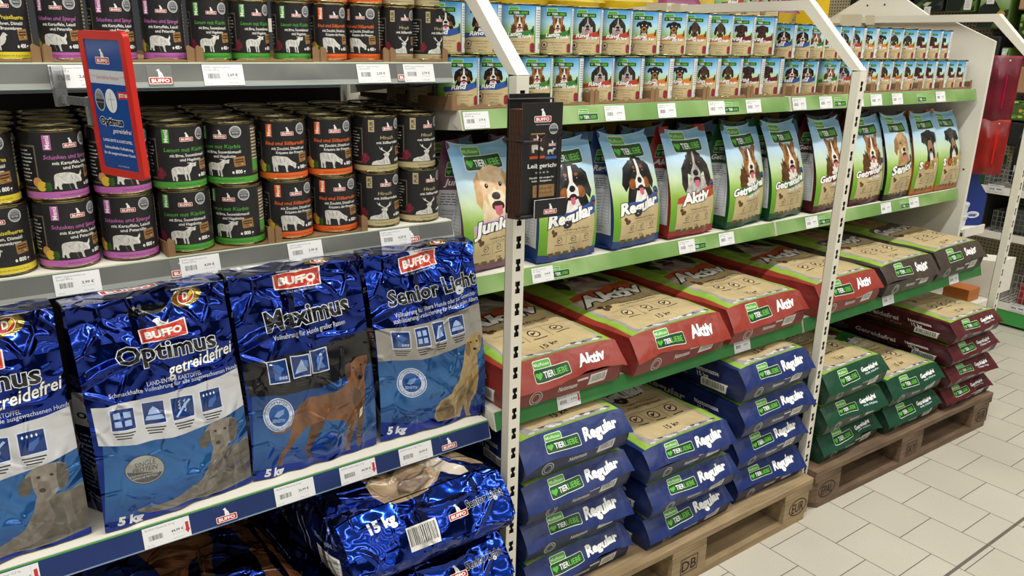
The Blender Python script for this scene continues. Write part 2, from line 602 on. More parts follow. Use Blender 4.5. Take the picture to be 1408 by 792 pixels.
def badge_green_rot(A, cx, cy, w, rot, small=False):
    """the same plate turned as a whole about its centre"""
    B = Art(A.w, A.h, '#000000')
    badge_green(B, 0.5 - w / 2, 0.5 - w * A.w / A.h * .15, w, small=small)
    c, s = cos(radians(rot)), sin(radians(rot))
    for p, col, f in B.P:
        q = []
        for x, y in p:
            X, Y = x - A.w / 2, y - A.h / 2
            q.append((cx * A.w + X * c - Y * s, (1 - cy) * A.h + X * s + Y * c))
        A.P.append((clip_rect(q, A.w, A.h), col, f)) if len(clip_rect(q, A.w, A.h)) > 2 else None

def paras(A, x, y, w, lines, lh, col, seed=0, t=.35, al='l'):
    """rows of small print as word-length dashes"""
    rnd = random.Random(seed)
    for i in range(lines):
        px = x
        end = x + w * rnd.uniform(.65, 1)
        while px < end - .02 * w:
            ww = w * rnd.uniform(.06, .2)
            q = min(px + ww, end)
            A.rect(px, y + i * lh, q, y + i * lh + lh * t, col)
            px = q + w * .03

def barcode(A, x0, y0, x1, y1, seed=0, bg='#eceae4', n=22, vertical=False):
    rnd = random.Random(seed)
    A.rect(x0, y0, x1, y1, bg)
    px = .04
    while px < .94:
        ww = rnd.choice((.012, .02, .03))
        if vertical:
            A.rect(x0 + (x1 - x0) * .06, y0 + (y1 - y0) * px, x0 + (x1 - x0) * .94, y0 + (y1 - y0) * (px + ww), '#17171a')
        else:
            A.rect(x0 + (x1 - x0) * px, y0 + (y1 - y0) * .08, x0 + (x1 - x0) * (px + ww), y1 - (y1 - y0) * .2, '#17171a')
        px += ww + rnd.choice((.012, .02, .028))

ANIMALS = {
 'pig': ([(0, .30), (.03, .17), (.12, .10), (.3, .07), (.5, .08), (.68, .15), (.76, .22), (.88, .24), (.97, .02), (.985, .2), (.93, .36), (.97, .52), (.95, .62), (.84, .62), (.74, .6), (.70, .68), (.72, .9), (.75, .99), (.66, .97), (.62, .74), (.58, .66), (.4, .66), (.26, .62), (.2, .72), (.22, .93), (.14, .92), (.1, .76), (.05, .74), (.05, .9), (-.02, .88), (0, .6)],
         [((.45, .66), (.47, .8), (.52, .97)), ((.7, .3), (.78, .5)), ((.2, .25), (.35, .5)), ((.55, .2), (.6, .45))]),
 'lamb': ([(.02, .40), (.06, .28), (.16, .21), (.32, .19), (.48, .22), (.58, .20), (.66, .12), (.72, .06), (.62, .04), (.60, .00), (.70, .00), (.78, .02), (.90, .04), (.93, .00), (1.0, .03), (.95, .09), (.97, .18), (.92, .24), (.84, .22), (.78, .30), (.74, .44), (.70, .56), (.66, .62), (.665, .80), (.69, .98), (.62, .99), (.61, .80), (.585, .64), (.54, .62), (.55, .80), (.565, .95), (.51, .96), (.49, .80), (.47, .63), (.34, .62), (.24, .60), (.20, .68), (.23, .80), (.22, .98), (.155, .99), (.16, .82), (.12, .70), (.10, .80), (.115, .95), (.06, .96), (.045, .78), (.03, .60)],
          [((.14, .28), (.2, .5)), ((.28, .25), (.34, .52)), ((.44, .27), (.48, .5)), ((.60, .25), (.62, .5)), ((.80, .1), (.88, .14))]),
 'cow': ([(0, .1), (.06, .03), (.2, .02), (.45, .05), (.6, .08), (.68, .18), (.8, .34), (.92, .44), (1, .52), (.96, .6), (.98, .74), (.9, .8), (.84, .68), (.74, .6), (.66, .56), (.62, .66), (.6, .84), (.63, .98), (.55, .98), (.53, .74), (.5, .6), (.36, .58), (.24, .54), (.22, .7), (.24, .95), (.15, .95), (.14, .7), (.1, .62), (.1, .8), (.12, .94), (.04, .94), (.03, .6), (0, .4)],
         [((.14, .1), (.2, .36)), ((.32, .1), (.38, .45)), ((.48, .14), (.5, .4)), ((.8, .42), (.88, .6))]),
 'stag': ([(0, .98), (.06, .82), (.25, .74), (.45, .72), (.6, .62), (.64, .5), (.56, .44), (.62, .38), (.7, .36), (.58, .26), (.44, .18), (.34, 0), (.46, .13), (.5, .03), (.54, .17), (.66, .26), (.76, .33), (.86, .27), (.98, .16), (1, .02), (1.04, .15), (1.1, 0), (1.07, .2), (.92, .32), (.84, .38), (.92, .42), (.86, .5), (.82, .6), (.9, .76), (.96, .98)],
          [((.68, .44), (.72, .6)), ((.8, .44), (.76, .58)), ((.7, .68), (.8, .92)), ((.3, .8), (.5, .9)), ((.62, .75), (.6, .95))]),
 'hen': ([(0, .3), (.06, .1), (.2, .2), (.3, .36), (.5, .34), (.66, .16), (.74, .02), (.84, 0), (.92, .08), (1, .14), (.9, .2), (.88, .36), (.8, .56), (.66, .68), (.56, .72), (.58, .96), (.5, .98), (.48, .74), (.42, .72), (.36, .96), (.3, .96), (.36, .7), (.2, .6), (.06, .46)],
         [((.3, .45), (.55, .55)), ((.25, .5), (.5, .62))]),
}
def animal(A, kind, x, y, w, h, col=None):
    P, L = ANIMALS[kind]
    f = fur('#f1efe8', '#a9a8a0', 60, 3, .7) if col is None else col
    A.poly([(x + a * w, y + b * h) for a, b in P], f)
    for l in L:
        A.line([(x + a * w, y + b * h) for a, b in l], h * .025, '#7d7b74')

def eyes(A, cx, cy, dx, r, col='#140d08'):
    for s in (-1, 1):
        A.circ(cx + s * dx, cy, r, col, n=10)
        A.circ(cx + s * dx + r * .25 * A.h / A.w, cy - r * .3, r * .25, '#e8e4dc', n=6)

def dog_head(A, kind, cx, cy, s, seed=3, sx=1.15):
    """head and chest of a dog; (cx, cy) nose bridge centre, s = half head height (fraction of the sheet's height)"""
    k = A.h / A.w * sx
    X = lambda x: cx + x * s * k
    Y = lambda y: cy + y * s
    def B(x, y, rx, ry, col, jag=.1, n=24, sd=0):
        A.poly(blob(X(x), Y(y), rx * s * k, ry * s, jag, n, seed + sd), col)
    def poly(pts, col): A.poly([(X(x), Y(y)) for x, y in pts], col)
    def mouth(y, r, tongue=True):
        B(0, y, r * 1.15, r * .8, '#2a1512', .03, 16)
        if tongue:
            poly([(-r * .7, y), (r * .7, y), (r * .62, y + r * 1.3), (0, y + r * 1.75), (-r * .62, y + r * 1.3)], fur('#d9788a', '#b5566b', 30, 2, .6))
    if kind == 'collie':
        tan, lt, dk = fur('#b27a42', '#80501f', 34, 1), fur('#f1ece2', '#cfc6b8', 30, 2), fur('#6d4522', '#3f2712', 34, 4)
        B(0, 1.35, 1.15, 1.5, tan, .14, 44)
        B(-.82, 1.2, .4, 1.1, dk, .2, 24, 1); B(.85, 1.2, .4, 1.1, dk, .2, 24, 2)
        B(.02, 1.85, .62, 1.15, lt, .16, 34, 3)
        poly([(-.70, -.40), (-.90, -.98), (-.74, -1.2), (-.36, -.86)], dk); poly([(.70, -.40), (.92, -1.0), (.74, -1.22), (.36, -.86)], dk)
        poly([(-.64, -.5), (-.78, -.95), (-.68, -1.08), (-.44, -.8)], tan); poly([(.64, -.5), (.8, -.95), (.68, -1.1), (.44, -.8)], tan)
        B(0, -.1, .76, .88, tan, .06, 34, 5)
        poly([(-.46, -.72), (0, -.94), (.46, -.72), (.34, -.34), (.08, -.2), (-.08, -.2), (-.34, -.34)], dk)
        poly([(-.05, -.92), (.05, -.92), (.13, -.1), (.36, .3), (.34, .74), (-.34, .74), (-.36, .3), (-.13, -.1)], lt)
        eyes(A, X(0), Y(-.22), .36 * s * k, .12 * s)
        mouth(.72, .25)
        B(0, .34, .19, .16, '#100c0c', .02, 14)
    elif kind == 'bernese':
        blk, wh, tn = fur('#232020', '#070707', 40, 1), fur('#f3f0ea', '#cfcac2', 30, 2), fur('#a4602a', '#6e3a14', 30, 3)
        poly([(-1.35, 2.7), (-1.1, 1.3), (-.8, .4), (.8, .4), (1.1, 1.3), (1.3, 2.7)], blk)
        poly([(-.45, 2.7), (-.6, 1.6), (-.35, .9), (.35, .9), (.6, 1.6), (.55, 2.7)], wh)
        B(0, -.1, 1.0, 1.05, blk, .07, 30)
        poly([(-.75, -.85), (-1.15, -.5), (-1.35, .5), (-1.15, .95), (-.85, .6), (-.7, -.2)], fur('#1c1919', '#050505', 40, 5)); poly([(.75, -.85), (1.15, -.5), (1.35, .5), (1.15, .95), (.85, .6), (.7, -.2)], fur('#1c1919', '#050505', 40, 6))
        B(-.58, .5, .3, .34, tn, .08, 16); B(.58, .5, .3, .34, tn, .08, 16)
        B(-.36, -.5, .13, .1, tn, .06, 12); B(.36, -.5, .13, .1, tn, .06, 12)
        poly([(-.1, -1.0), (.1, -1.0), (.14, -.1), (.42, .3), (.42, .75), (-.42, .75), (-.42, .3), (-.14, -.1)], wh)
        eyes(A, X(0), Y(-.24), .4 * s * k, .12 * s, '#2a1608')
        mouth(.78, .26)
        B(0, .3, .24, .19, '#0b0909', .02, 14)
    elif kind == 'spaniel':
        dk, gr = fur('#3f3634', '#171312', 40, 1), fur('#cfcac4', '#7d7672', 44, 2)
        poly([(-1.2, 2.6), (-.95, 1.3), (-.6, .5), (.75, .5), (1.15, 1.3), (1.4, 2.6)], gr)
        poly([(-.85, -.7), (-1.25, -.1), (-1.3, .9), (-1.05, 1.5), (-.8, 1.1), (-.75, .2)], dk); poly([(.85, -.7), (1.25, -.1), (1.35, .9), (1.1, 1.5), (.8, 1.1), (.75, .2)], dk)
        B(0, -.3, .92, .9, dk, .06, 28)
        poly([(-.07, -1.1), (.07, -1.1), (.12, -.3), (.46, .2), (.46, .75), (-.46, .75), (-.46, .2), (-.12, -.3)], gr)
        eyes(A, X(0), Y(-.32), .4 * s * k, .13 * s, '#1b120c')
        mouth(.75, .28)
        B(0, .28, .26, .2, '#0d0a0a', .02, 14)
    elif kind == 'mix':
        blk, tn = fur('#2c2a2c', '#0d0d0e', 40, 1), fur('#b07a4e', '#7d4c2a', 30, 2)
        poly([(-.6, 2.4), (-.55, 1.2), (-.5, .4), (.5, .4), (.55, 1.2), (.6, 2.4)], blk)
        poly([(-.4, 2.4), (-.35, 1.0), (.35, 1.0), (.4, 2.4)], fur('#e4d7c5', '#a98f74', 30, 2))
        B(0, -.2, .72, .85, blk, .04, 26)
        poly([(-.5, -.9), (-1.0, -.75), (-1.25, -.1), (-1.0, .1), (-.65, -.3)], blk); poly([(.5, -.9), (1.0, -.75), (1.25, -.1), (1.0, .1), (.65, -.3)], blk)
        B(0, .45, .42, .5, tn, .05, 20)
        eyes(A, X(0), Y(-.25), .32 * s * k, .12 * s, '#d7c9b2')
        B(0, .45, .2, .17, '#0d0a0a', .02, 14)
    elif kind == 'dachs':
        br, dk = fur('#5b4330', '#2e2118', 40, 1), fur('#3a2a20', '#1a1210', 40, 2)
        poly([(-.6, 2.4), (-.5, .8), (.5, .8), (.65, 2.4)], br)
        B(0, -.2, .62, .95, br, .05, 26)
        poly([(-.45, -.75), (-.85, -.3), (-1.0, .7), (-.8, 1.2), (-.55, .8), (-.5, 0)], dk); poly([(.45, -.75), (.85, -.3), (1.0, .7), (.8, 1.2), (.55, .8), (.5, 0)], dk)
        B(0, .55, .34, .5, fur('#6d5440', '#43301f', 30, 2), .04, 18)
        eyes(A, X(0), Y(-.25), .3 * s * k, .11 * s)
        B(0, .8, .2, .17, '#0d0a0a', .02, 14)
    elif kind == 'lab':
        br, dk = fur('#4a2f25', '#2a1812', 30, 1), fur('#38231b', '#1c0f0b', 30, 2)
        poly([(-.9, 2.4), (-.75, .9), (-.5, .3), (.5, .3), (.75, .9), (.95, 2.4)], br)
        poly([(-.3, 1.35), (.3, 1.35), (.16, 1.9), (-.16, 1.9)], '#c98f96')
        B(0, -.1, .8, .95, br, .03, 26)
        poly([(-.55, -.85), (-1.0, -.7), (-1.12, .1), (-.9, .5), (-.7, 0)], dk); poly([(.55, -.85), (1.0, -.7), (1.12, .1), (.9, .5), (.7, 0)], dk)
        B(0, .5, .45, .5, fur('#553a30', '#382219', 30, 4), .03, 18)
        eyes(A, X(0), Y(-.2), .36 * s * k, .12 * s, '#120a06')
        B(0, .42, .24, .18, '#150d0b', .02, 14)
    elif kind == 'puppy':
        lt, sh = fur('#efd9b8', '#cfa878', 26, 1), fur('#d9b487', '#b88a58', 26, 2)
        poly([(-1.2, 2.8), (-1.0, 1.3), (-.7, .4), (.7, .4), (1.0, 1.3), (1.2, 2.8)], fur('#ecd9bd', '#cdb08a', 26, 4))
        B(0, -.1, 1.0, 1.1, lt, .04, 30)
        poly([(-.7, -.95), (-1.1, -.5), (-1.2, .5), (-.95, .9), (-.78, .2)], sh); poly([(.7, -.95), (1.1, -.5), (1.2, .5), (.95, .9), (.78, .2)], sh)
        B(0, .45, .5, .45, fur('#f3e4cc', '#dcc09a', 26, 4), .04, 20)
        eyes(A, X(0), Y(-.22), .42 * s * k, .12 * s)
        mouth(.78, .3)
        B(0, .3, .24, .19, '#2b211f', .02, 14)
    elif kind == 'retriever':
        lt, sh = fur('#c7aa7f', '#94703f', 30, 1), fur('#a5824f', '#77572e', 26, 2)
        poly([(-1.1, 2.8), (-.9, 1.2), (-.6, .3), (.6, .3), (.95, 1.2), (1.2, 2.8)], lt)
        B(0, -.2, .85, .95, lt, .05, 30)
        poly([(-.6, -.85), (-1.0, -.5), (-1.12, .4), (-.9, .8), (-.7, .2)], sh); poly([(.6, -.85), (1.0, -.5), (1.12, .4), (.9, .8), (.7, .2)], sh)
        B(0, .4, .42, .42, fur('#e6d9c2', '#b89d74', 26, 4), .04, 20)
        eyes(A, X(0), Y(-.25), .36 * s * k, .11 * s)
        mouth(.72, .26)
        B(0, .28, .2, .17, '#1c1513', .02, 14)
    elif kind == 'tricolour':
        blk, wh = fur('#2a2626', '#0c0b0b', 40, 1), fur('#efece6', '#c8c2b8', 30, 2)
        poly([(-.8, 2.8), (-.65, 1.0), (-.4, .2), (.5, .2), (.75, 1.0), (.9, 2.8)], blk)
        poly([(-.3, 2.8), (-.25, 1.1), (.1, .6), (.4, 1.1), (.45, 2.8)], wh)
        B(0, -.3, .75, .8, blk, .04, 26)
        poly([(-.5, -.95), (-.95, -.8), (-1.05, -.1), (-.75, .1)], blk); poly([(.5, -.95), (.95, -.8), (1.05, -.1), (.75, .1)], blk)
        poly([(-.1, -.2), (.3, -.2), (.42, .6), (.1, .95), (-.25, .6)], fur('#a9846a', '#7c5a44', 30, 2))
        eyes(A, X(0), Y(-.32), .3 * s * k, .1 * s, '#1a120c')
        B(.1, .62, .18, .15, '#0d0a0a', .02, 14)

def icon_row(A, x0, x1, y, r, n=3, col='#3a2a1c'):
    for i in range(n):
        cx = x0 + (x1 - x0) * (i + .5) / n
        A.circ(cx, y, r, col); A.circ(cx, y, r * .78, '#d8c39b')
        A.circ(cx - r * .25 * A.h / A.w, y, r * .3, col, n=10); A.line([(cx - r * .5 * A.h / A.w, y + r * .4), (cx + r * .5 * A.h / A.w, y - r * .4)], r * .22, col)
        A.rect(cx - (x1 - x0) * .1, y + r * 1.5, cx + (x1 - x0) * .1, y + r * 1.72, col)
        if i:
            xx = x0 + (x1 - x0) * i / n
            A.rect(xx - .002, y - r * 1.3, xx + .002, y + r * 2.0, col)
    A.rect(x0, y - r * 1.5, x1, y - r * 1.42, col)

KRAFT = fur('#cfbc92', '#bfa97c', 14, 7, .5)

# ------------------------------------------------------------------ tins
FLAV = {  # stripe colour, title, two lines, animal, side tag
 'yellow': ('#e3cf3a', 'Huhn mit Preiselbeeren', 'mit Möhren, Distelöl', 'und Brunnenkresse', 'hen', 'Menü'),
 'pink': ('#b565a7', 'Schinken und Spargel', 'mit Kartoffeln, Leinöl', 'und Petersilie', 'pig', 'Menü'),
 'green': ('#4f9e3d', 'Lamm mit Kürbis', 'mit Birne, Sonnenblumenöl', 'und Hagebutte', 'lamb', 'Menü'),
 'orange': ('#e0662b', 'Rind und Süßkartoffel', 'mit Zucchini, Distelöl und', 'Kräutern der Provence', 'cow', 'Menü'),
 'beige': ('#b8aa80', 'Hirsch', 'mit Süßkartoffeln', '', 'stag', 'PUR'),
}
def dark_tin_art(fl, r, h, grams):
    col, title, l1, l2, an, tg = FLAV[fl]
    W = 2 * pi * r
    A = Art(W, h, fur('#2b2a2b', '#222123', 60, 2, .8))
    d = lambda deg: 0.5 + deg / 360.0          # degrees around the tin -> fx
    A.rect(0, .885, 1, .985, col)
    A.text('Einzelne Rezepturen ohne Zusatz von Getreide', d(14), .935, .032, '#26211f', fit=.22)
    # side panel with a wooden frame, and rows of print
    A.rect(d(-118), .2, d(-62), .84, '#6f6350'); A.rect(d(-115), .225, d(-65), .815, '#1f1e20')
    paras(A, d(-111), .27, 42 / 360, 9, .055, '#cfcfca', 4)
    A.rect(d(78), .06, d(120), .84, fur('#8d7a52', '#3c342a', 90, 2, .9)); paras(A, d(80), .1, 36 / 360, 13, .055, '#d8d2bd', 9)
    A.rect(d(80), .62, d(116), .8, col)
    barcode(A, d(130), .2, d(170), .7, 3)
    # side tag
    A.rect(d(-46), .055, d(-31), .27, col)
    A.text(tg, d(-38.5), .16, .065, '#f6f2ea' if tg != 'PUR' else '#2a2622', rot=90, bold=.02)
    badge_red(A, d(5), .215, 30 / 360)
    A.circ(d(40), .14, .098, '#c9c9c7'); A.circ(d(40), .14, .085, '#8b8d90')
    A.rect(d(31), .13, d(49), .19, '#3c3d40'); A.text('SINGLE', d(40), .1, .03, '#2d2d30', fit=12 / 360); A.text('PROTEIN', d(40), .155, .03, '#efefec', fit=14 / 360)
    A.text(title, d(2), .375, .062, col, fit=min(100, 6.2 * len(title)) / 360, bold=.012, shear=.12, jump=.05)
    A.text(l1, d(8), .465, .048, '#eceae4', fit=min(82, 4.0 * len(l1)) / 360, bold=.016, jump=.03)
    if l2:
        A.text(l2, d(12), .535, .048, '#eceae4', fit=min(70, 3.8 * len(l2)) / 360, bold=.016, jump=.03)
    if an == 'stag':
        animal(A, an, d(-40), .53, 54 / 360, .35)
    elif an == 'hen':
        animal(A, an, d(-34), .60, 42 / 360, .27)
    else:
        animal(A, an, d(-34), .585, 58 / 360, .29)
    A.rect(d(32), .55, d(58), .71, fur('#b08a58', '#7d5d38', 70, 3, .8), rot=4)
    A.rect(d(35), .585, d(55), .605, '#3a2a1c', rot=4); A.rect(d(35), .625, d(55), .645, '#3a2a1c', rot=4); A.rect(d(40), .665, d(48), .68, '#a33024', rot=4); A.rect(d(48), .665, d(53), .68, '#d8b23a', rot=4)
    A.text('e ' + grams, d(42), .795, .062, '#f4f2ec', fit=30 / 360, bold=.03)
    # fruit and vegetables
    if an == 'stag' or an == 'lamb':
        for i in range(5):
            A.poly(blob(d(-62 + 6 * (i % 3)), .80 - .05 * (i // 2), 6 / 360, .05, .15, 12, i), fur('#8e3543', '#5b1b28', 60, i, .9))
    else:
        A.circ(d(-66), .74, .07, '#c98f58'); A.circ(d(-58), .80, .075, '#d9b13e')
        A.poly(blob(d(-46), .81, 7 / 360, .07, .25, 18, 5), fur('#3f6b2c', '#22421a', 60, 4, .9))
    return A

LIEBE = {  # band colour, script, second line, dog
 'blue': ('#33549c', 'Rind', '', 'bernese'),
 'green': ('#3c7a35', 'Lamm', 'mit Kartoffel', 'collie'),
 'red': ('#b3402f', 'Rind', 'und Pansen', 'spaniel'),
 'orange': ('#cf7a35', 'Geflügel', 'mit Reis', 'mix'),
 'rust': ('#c0672c', 'Huhn', 'mit Nudeln', 'dachs'),
 'wine': ('#6c1f2d', 'Wild', 'und Karotte', 'lab'),
}
def landscape_tin_art(fl, r, h):
    col, t1, t2, dog = LIEBE[fl]
    W = 2 * pi * r
    A = Art(W, h, grad([(0, '#3f8fc9'), (.12, '#58a6d8'), (.36, '#b9dcec'), (.52, '#b7d486'), (.62, '#7fb33c'), (1, '#5e9a30')]))
    d = lambda deg: 0.5 + deg / 360.0
    # back of the tin: white table
    A.rect(d(58), .03, d(60), .97, col)
    A.rect(d(62), .04, d(128), .97, '#dcdcd8'); paras(A, d(66), .1, 54 / 360, 12, .05, '#74767a', 6)
    barcode(A, d(74), .76, d(118), .93, 8)
    badge_green(A, d(-24), .115, 62 / 360, small=True, hk=.22)
    dog_head(A, dog, d(10), .365, .135)
    # band, then kraft paper
    A.poly([(d(-46), .60), (d(-20), .585), (d(10), .555), (d(40), .50), (d(54), .46), (d(57), .70), (d(20), .72), (d(-46), .70)], col)
    A.poly([(d(-44), .70), (d(-10), .665), (d(20), .665), (d(56), .60), (d(56), .97), (d(-44), .97)], KRAFT)
    A.text(t1, d(-4), .59, .085, '#f8f8f4', fit=min(46, 10 * len(t1)) / 360, bold=.035, shear=.2, out='#3a3f3c', ow=.03, rot=4)
    if t2:
        A.text(t2, d(26), .635, .065, '#f8f8f4', fit=40 / 360, bold=.03, shear=.2, out='#3a3f3c', ow=.03, rot=4)
    A.rect(d(-48), .60, d(-40), .66, '#1f5a28')
    A.text('getreidefreie Rezeptur', d(10), .745, .03, '#4a3a28', fit=58 / 360, bold=.01); A.text('& zuckerfrei', d(10), .79, .03, '#4a3a28', fit=30 / 360)
    A.circ(d(-28), .80, .075, '#5a3f28'); A.circ(d(-28), .80, .058, '#d6c093'); A.circ(d(-28), .805, .032, '#5a3f28'); A.rect(d(-36), .89, d(-20), .91, '#5a3f28')
    A.text('Ohne Zusatz', d(12), .855, .026, '#5a4632', fit=28 / 360)
    A.text('400 g' if r < .045 else '800 g', d(12), .925, .035, '#4a3a28', fit=20 / 360)
    for i in range(4):
        A.poly(blob(d(48 + 5 * (i % 2)), .9 - .07 * (i // 2), 7 / 360, .065, .18, 12, i), fur('#a63d4a', '#6b1f2c', 50, i, .9))
    A.poly([(d(44), .56), (d(50), .42), (d(54), .42), (d(53), .56)], '#2c3a2a')
    return A

TIN = {}
def tin_meshes(fl, size):
    """label sheet, lid and bottom rim of a tin"""
    key = (fl, size)
    if key in TIN:
        return TIN[key]
    r, h = {'400': (.0368, .107), '800': (.0495, .118), 'L800': (.0488, .113), 'L400': (.0368, .104)}[size]
    art = landscape_tin_art(fl, r, h) if size[0] == 'L' else dark_tin_art(fl, r, h, size + ' g')
    W = 2 * pi * r
    lab = sheet('tin_label_' + fl + size, art, lambda u, v: Vector((r * sin((u / W - .5) * 2 * pi), -r * cos((u / W - .5) * 2 * pi), v + .002)), W / 48, M_CAN, stepy=h / 3)
    if ('lid', size) not in TIN:
        m = MB()
        m.lathe([(r * .9, h - .001), (r * 1.012, h + .0), (r * 1.018, h + .0025), (r * 1.005, h + .0045), (r * .965, h + .0042), (r * .945, h + .0012), (r * .8, h + .0012), (r * .78, h + .002), (r * .72, h + .0012), (r * .3, h + .0012), (.0005, h + .0012)], 40, cap=False)
        m.box(-.006, -r * .35, h + .0015, .006, r * .3, h + .003)
        TIN[('lid', size)] = m.mesh('tin_lid', M_TIN, True, 35)
        m = MB()
        m.lathe([(r * .5, .0012), (r * .96, .0012), (r * .985, 0), (r * 1.012, .0008), (r * 1.014, .003), (r * .995, .0045)], 40)
        TIN[('rim', size)] = m.mesh('tin_rim', M_TIN, True, 35)
    TIN[key] = (lab, TIN[('lid', size)], TIN[('rim', size)], r, h + .0045)
    return TIN[key]
def tin(fl, size, x, y, z, rot, label, group):
    lab, lid, rim, r, h = tin_meshes(fl, size)
    o = link('tin_can', None, None, (x, y, z), (0, 0, rot))
    tag(o, label, 'tin', group)
    link('label', lab, o); link('lid', lid, o); link('bottom_rim', rim, o)
    return o

# ------------------------------------------------------------------ standing pouches
POUCH = {  # band colour, side colour, name, second line, dog, weight
 'junior': ('#c6a6cf', '#6d4256', 'Junior', '', 'puppy', '3 kg'),
 'regular': ('#3a559c', '#24427c', 'Regular', '', 'bernese', '3 kg'),
 'aktiv': ('#b4462f', '#8f2a22', 'Aktiv', '', 'spaniel', '3 kg'),
 'huhn': ('#2f6f33', '#174a2a', 'Getreidefrei', 'mit Huhn', 'collie', '3 kg'),
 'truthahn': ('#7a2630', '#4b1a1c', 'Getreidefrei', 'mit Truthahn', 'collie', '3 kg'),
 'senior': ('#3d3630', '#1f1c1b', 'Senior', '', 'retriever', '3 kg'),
 'soft': ('#c9a264', '#b0662c', 'Softy', '', 'tricolour', '3 kg'),
}
def pouch_front_art(k, w, h):
    band, side, name, sub, dog, kg = POUCH[k]
    A = Art(w, h, grad([(0, '#8fbcd8'), (.1, '#7db4dc'), (.3, '#b9d3e2'), (.48, '#c5d8a8'), (.62, '#8fb84a'), (.75, '#6ea52f'), (1, '#5d9428')]))
    A.poly([(0, .93), (.3, .95), (.7, .945), (1, .93), (1, 1), (0, 1)], side)
    badge_green(A, .2, .095, .62)
    dog_head(A, dog, .54 if k != 'junior' else .56, .37, .145 if k != 'junior' else .16)
    A.poly([(.12, .63), (.3, .60), (.5, .60), (.8, .55), (.93, .50), (.95, .66), (.93, .72), (.12, .72)], band)
    A.circ(.9, .535, .045, side); A.circ(.9, .535, .036, '#33507e'); A.rect(.87, .53, .93, .545, '#111111'); A.rect(.87, .545, .93, .56, '#b02a22')
    A.poly([(.12, .68), (.4, .69), (.6, .67), (.94, .64), (.93, .93), (.5, .945), (.12, .925)], KRAFT)
    for i in range(6):
        A.rect(.14 + i * .13, .925, .14 + i * .13 + .09, .96, fur('#7c5b3c', '#4a3422', 40, i, .8))
    if k == 'soft':
        for ch, x, c in (('S', .18, '#f2efe6'), ('O', .36, '#a8452c'), ('f', .52, '#d9a22e'), ('t', .62, '#7a9a3c'), ('y', .76, '#f2efe6')):
            A.text(ch, x, .635, .088, c, bold=.06, out='#241a16', ow=.06)
    else:
        A.text(name, .50, .63 if not sub else .62, .10 if len(name) < 9 else .075, '#f7f7f3', fit=(.84 if sub else .76) if len(name) > 5 else .58, bold=.045, shear=.22, rot=7, out='#2c2b2c', ow=.05, jump=.05)
    if sub:
        A.text(sub, .62, .692, .045, '#f7f7f3', fit=.44, bold=.03, shear=.2, rot=5, out='#3a3431', ow=.04)
    for q in ((.2, .745), (.245, .765), (.22, .775)):
        A.circ(q[0], q[1], .018, '#5a3f28', n=12)
    A.text('Vollnahrung für Hunde', .58, .745, .017, '#3a2a1c', fit=.44, bold=.02); A.text('mit viel frischem Fleisch', .58, .77, .017, '#3a2a1c', fit=.36)
    icon_row(A, .2, .88, .825, .026)
    A.text(kg, .55, .905, .024, '#3a2a1c', bold=.02)
    A.rect(0, 0, 1, .012, '#a9c9de')
    return A
def pouch_side_art(k, d, h):
    band, side, name, sub, dog, kg = POUCH[k]
    A = Art(d, h, side)
    badge_green(A, .2, .2, .62, small=True)
    A.text(name[:7], .5, .31, .05, '#eeeeea', fit=.6, bold=.03, shear=.2)
    A.rect(.1, .37, .9, .88, '#d6d8da')
    paras(A, .15, .40, .7, 5, .02, '#5c5f66', 3)
    for i in range(11):
        A.rect(.16, .52 + i * .026, .84, .522 + i * .026, '#6a6d74'); A.rect(.2, .53 + i * .026, .5, .536 + i * .026, '#6a6d74')
    A.rect(.16, .52, .17, .782, '#6a6d74'); A.rect(.83, .52, .84, .782, '#6a6d74'); A.rect(.6, .52, .61, .782, '#6a6d74')
    paras(A, .15, .81, .6, 3, .02, '#5c5f66', 5)
    return A

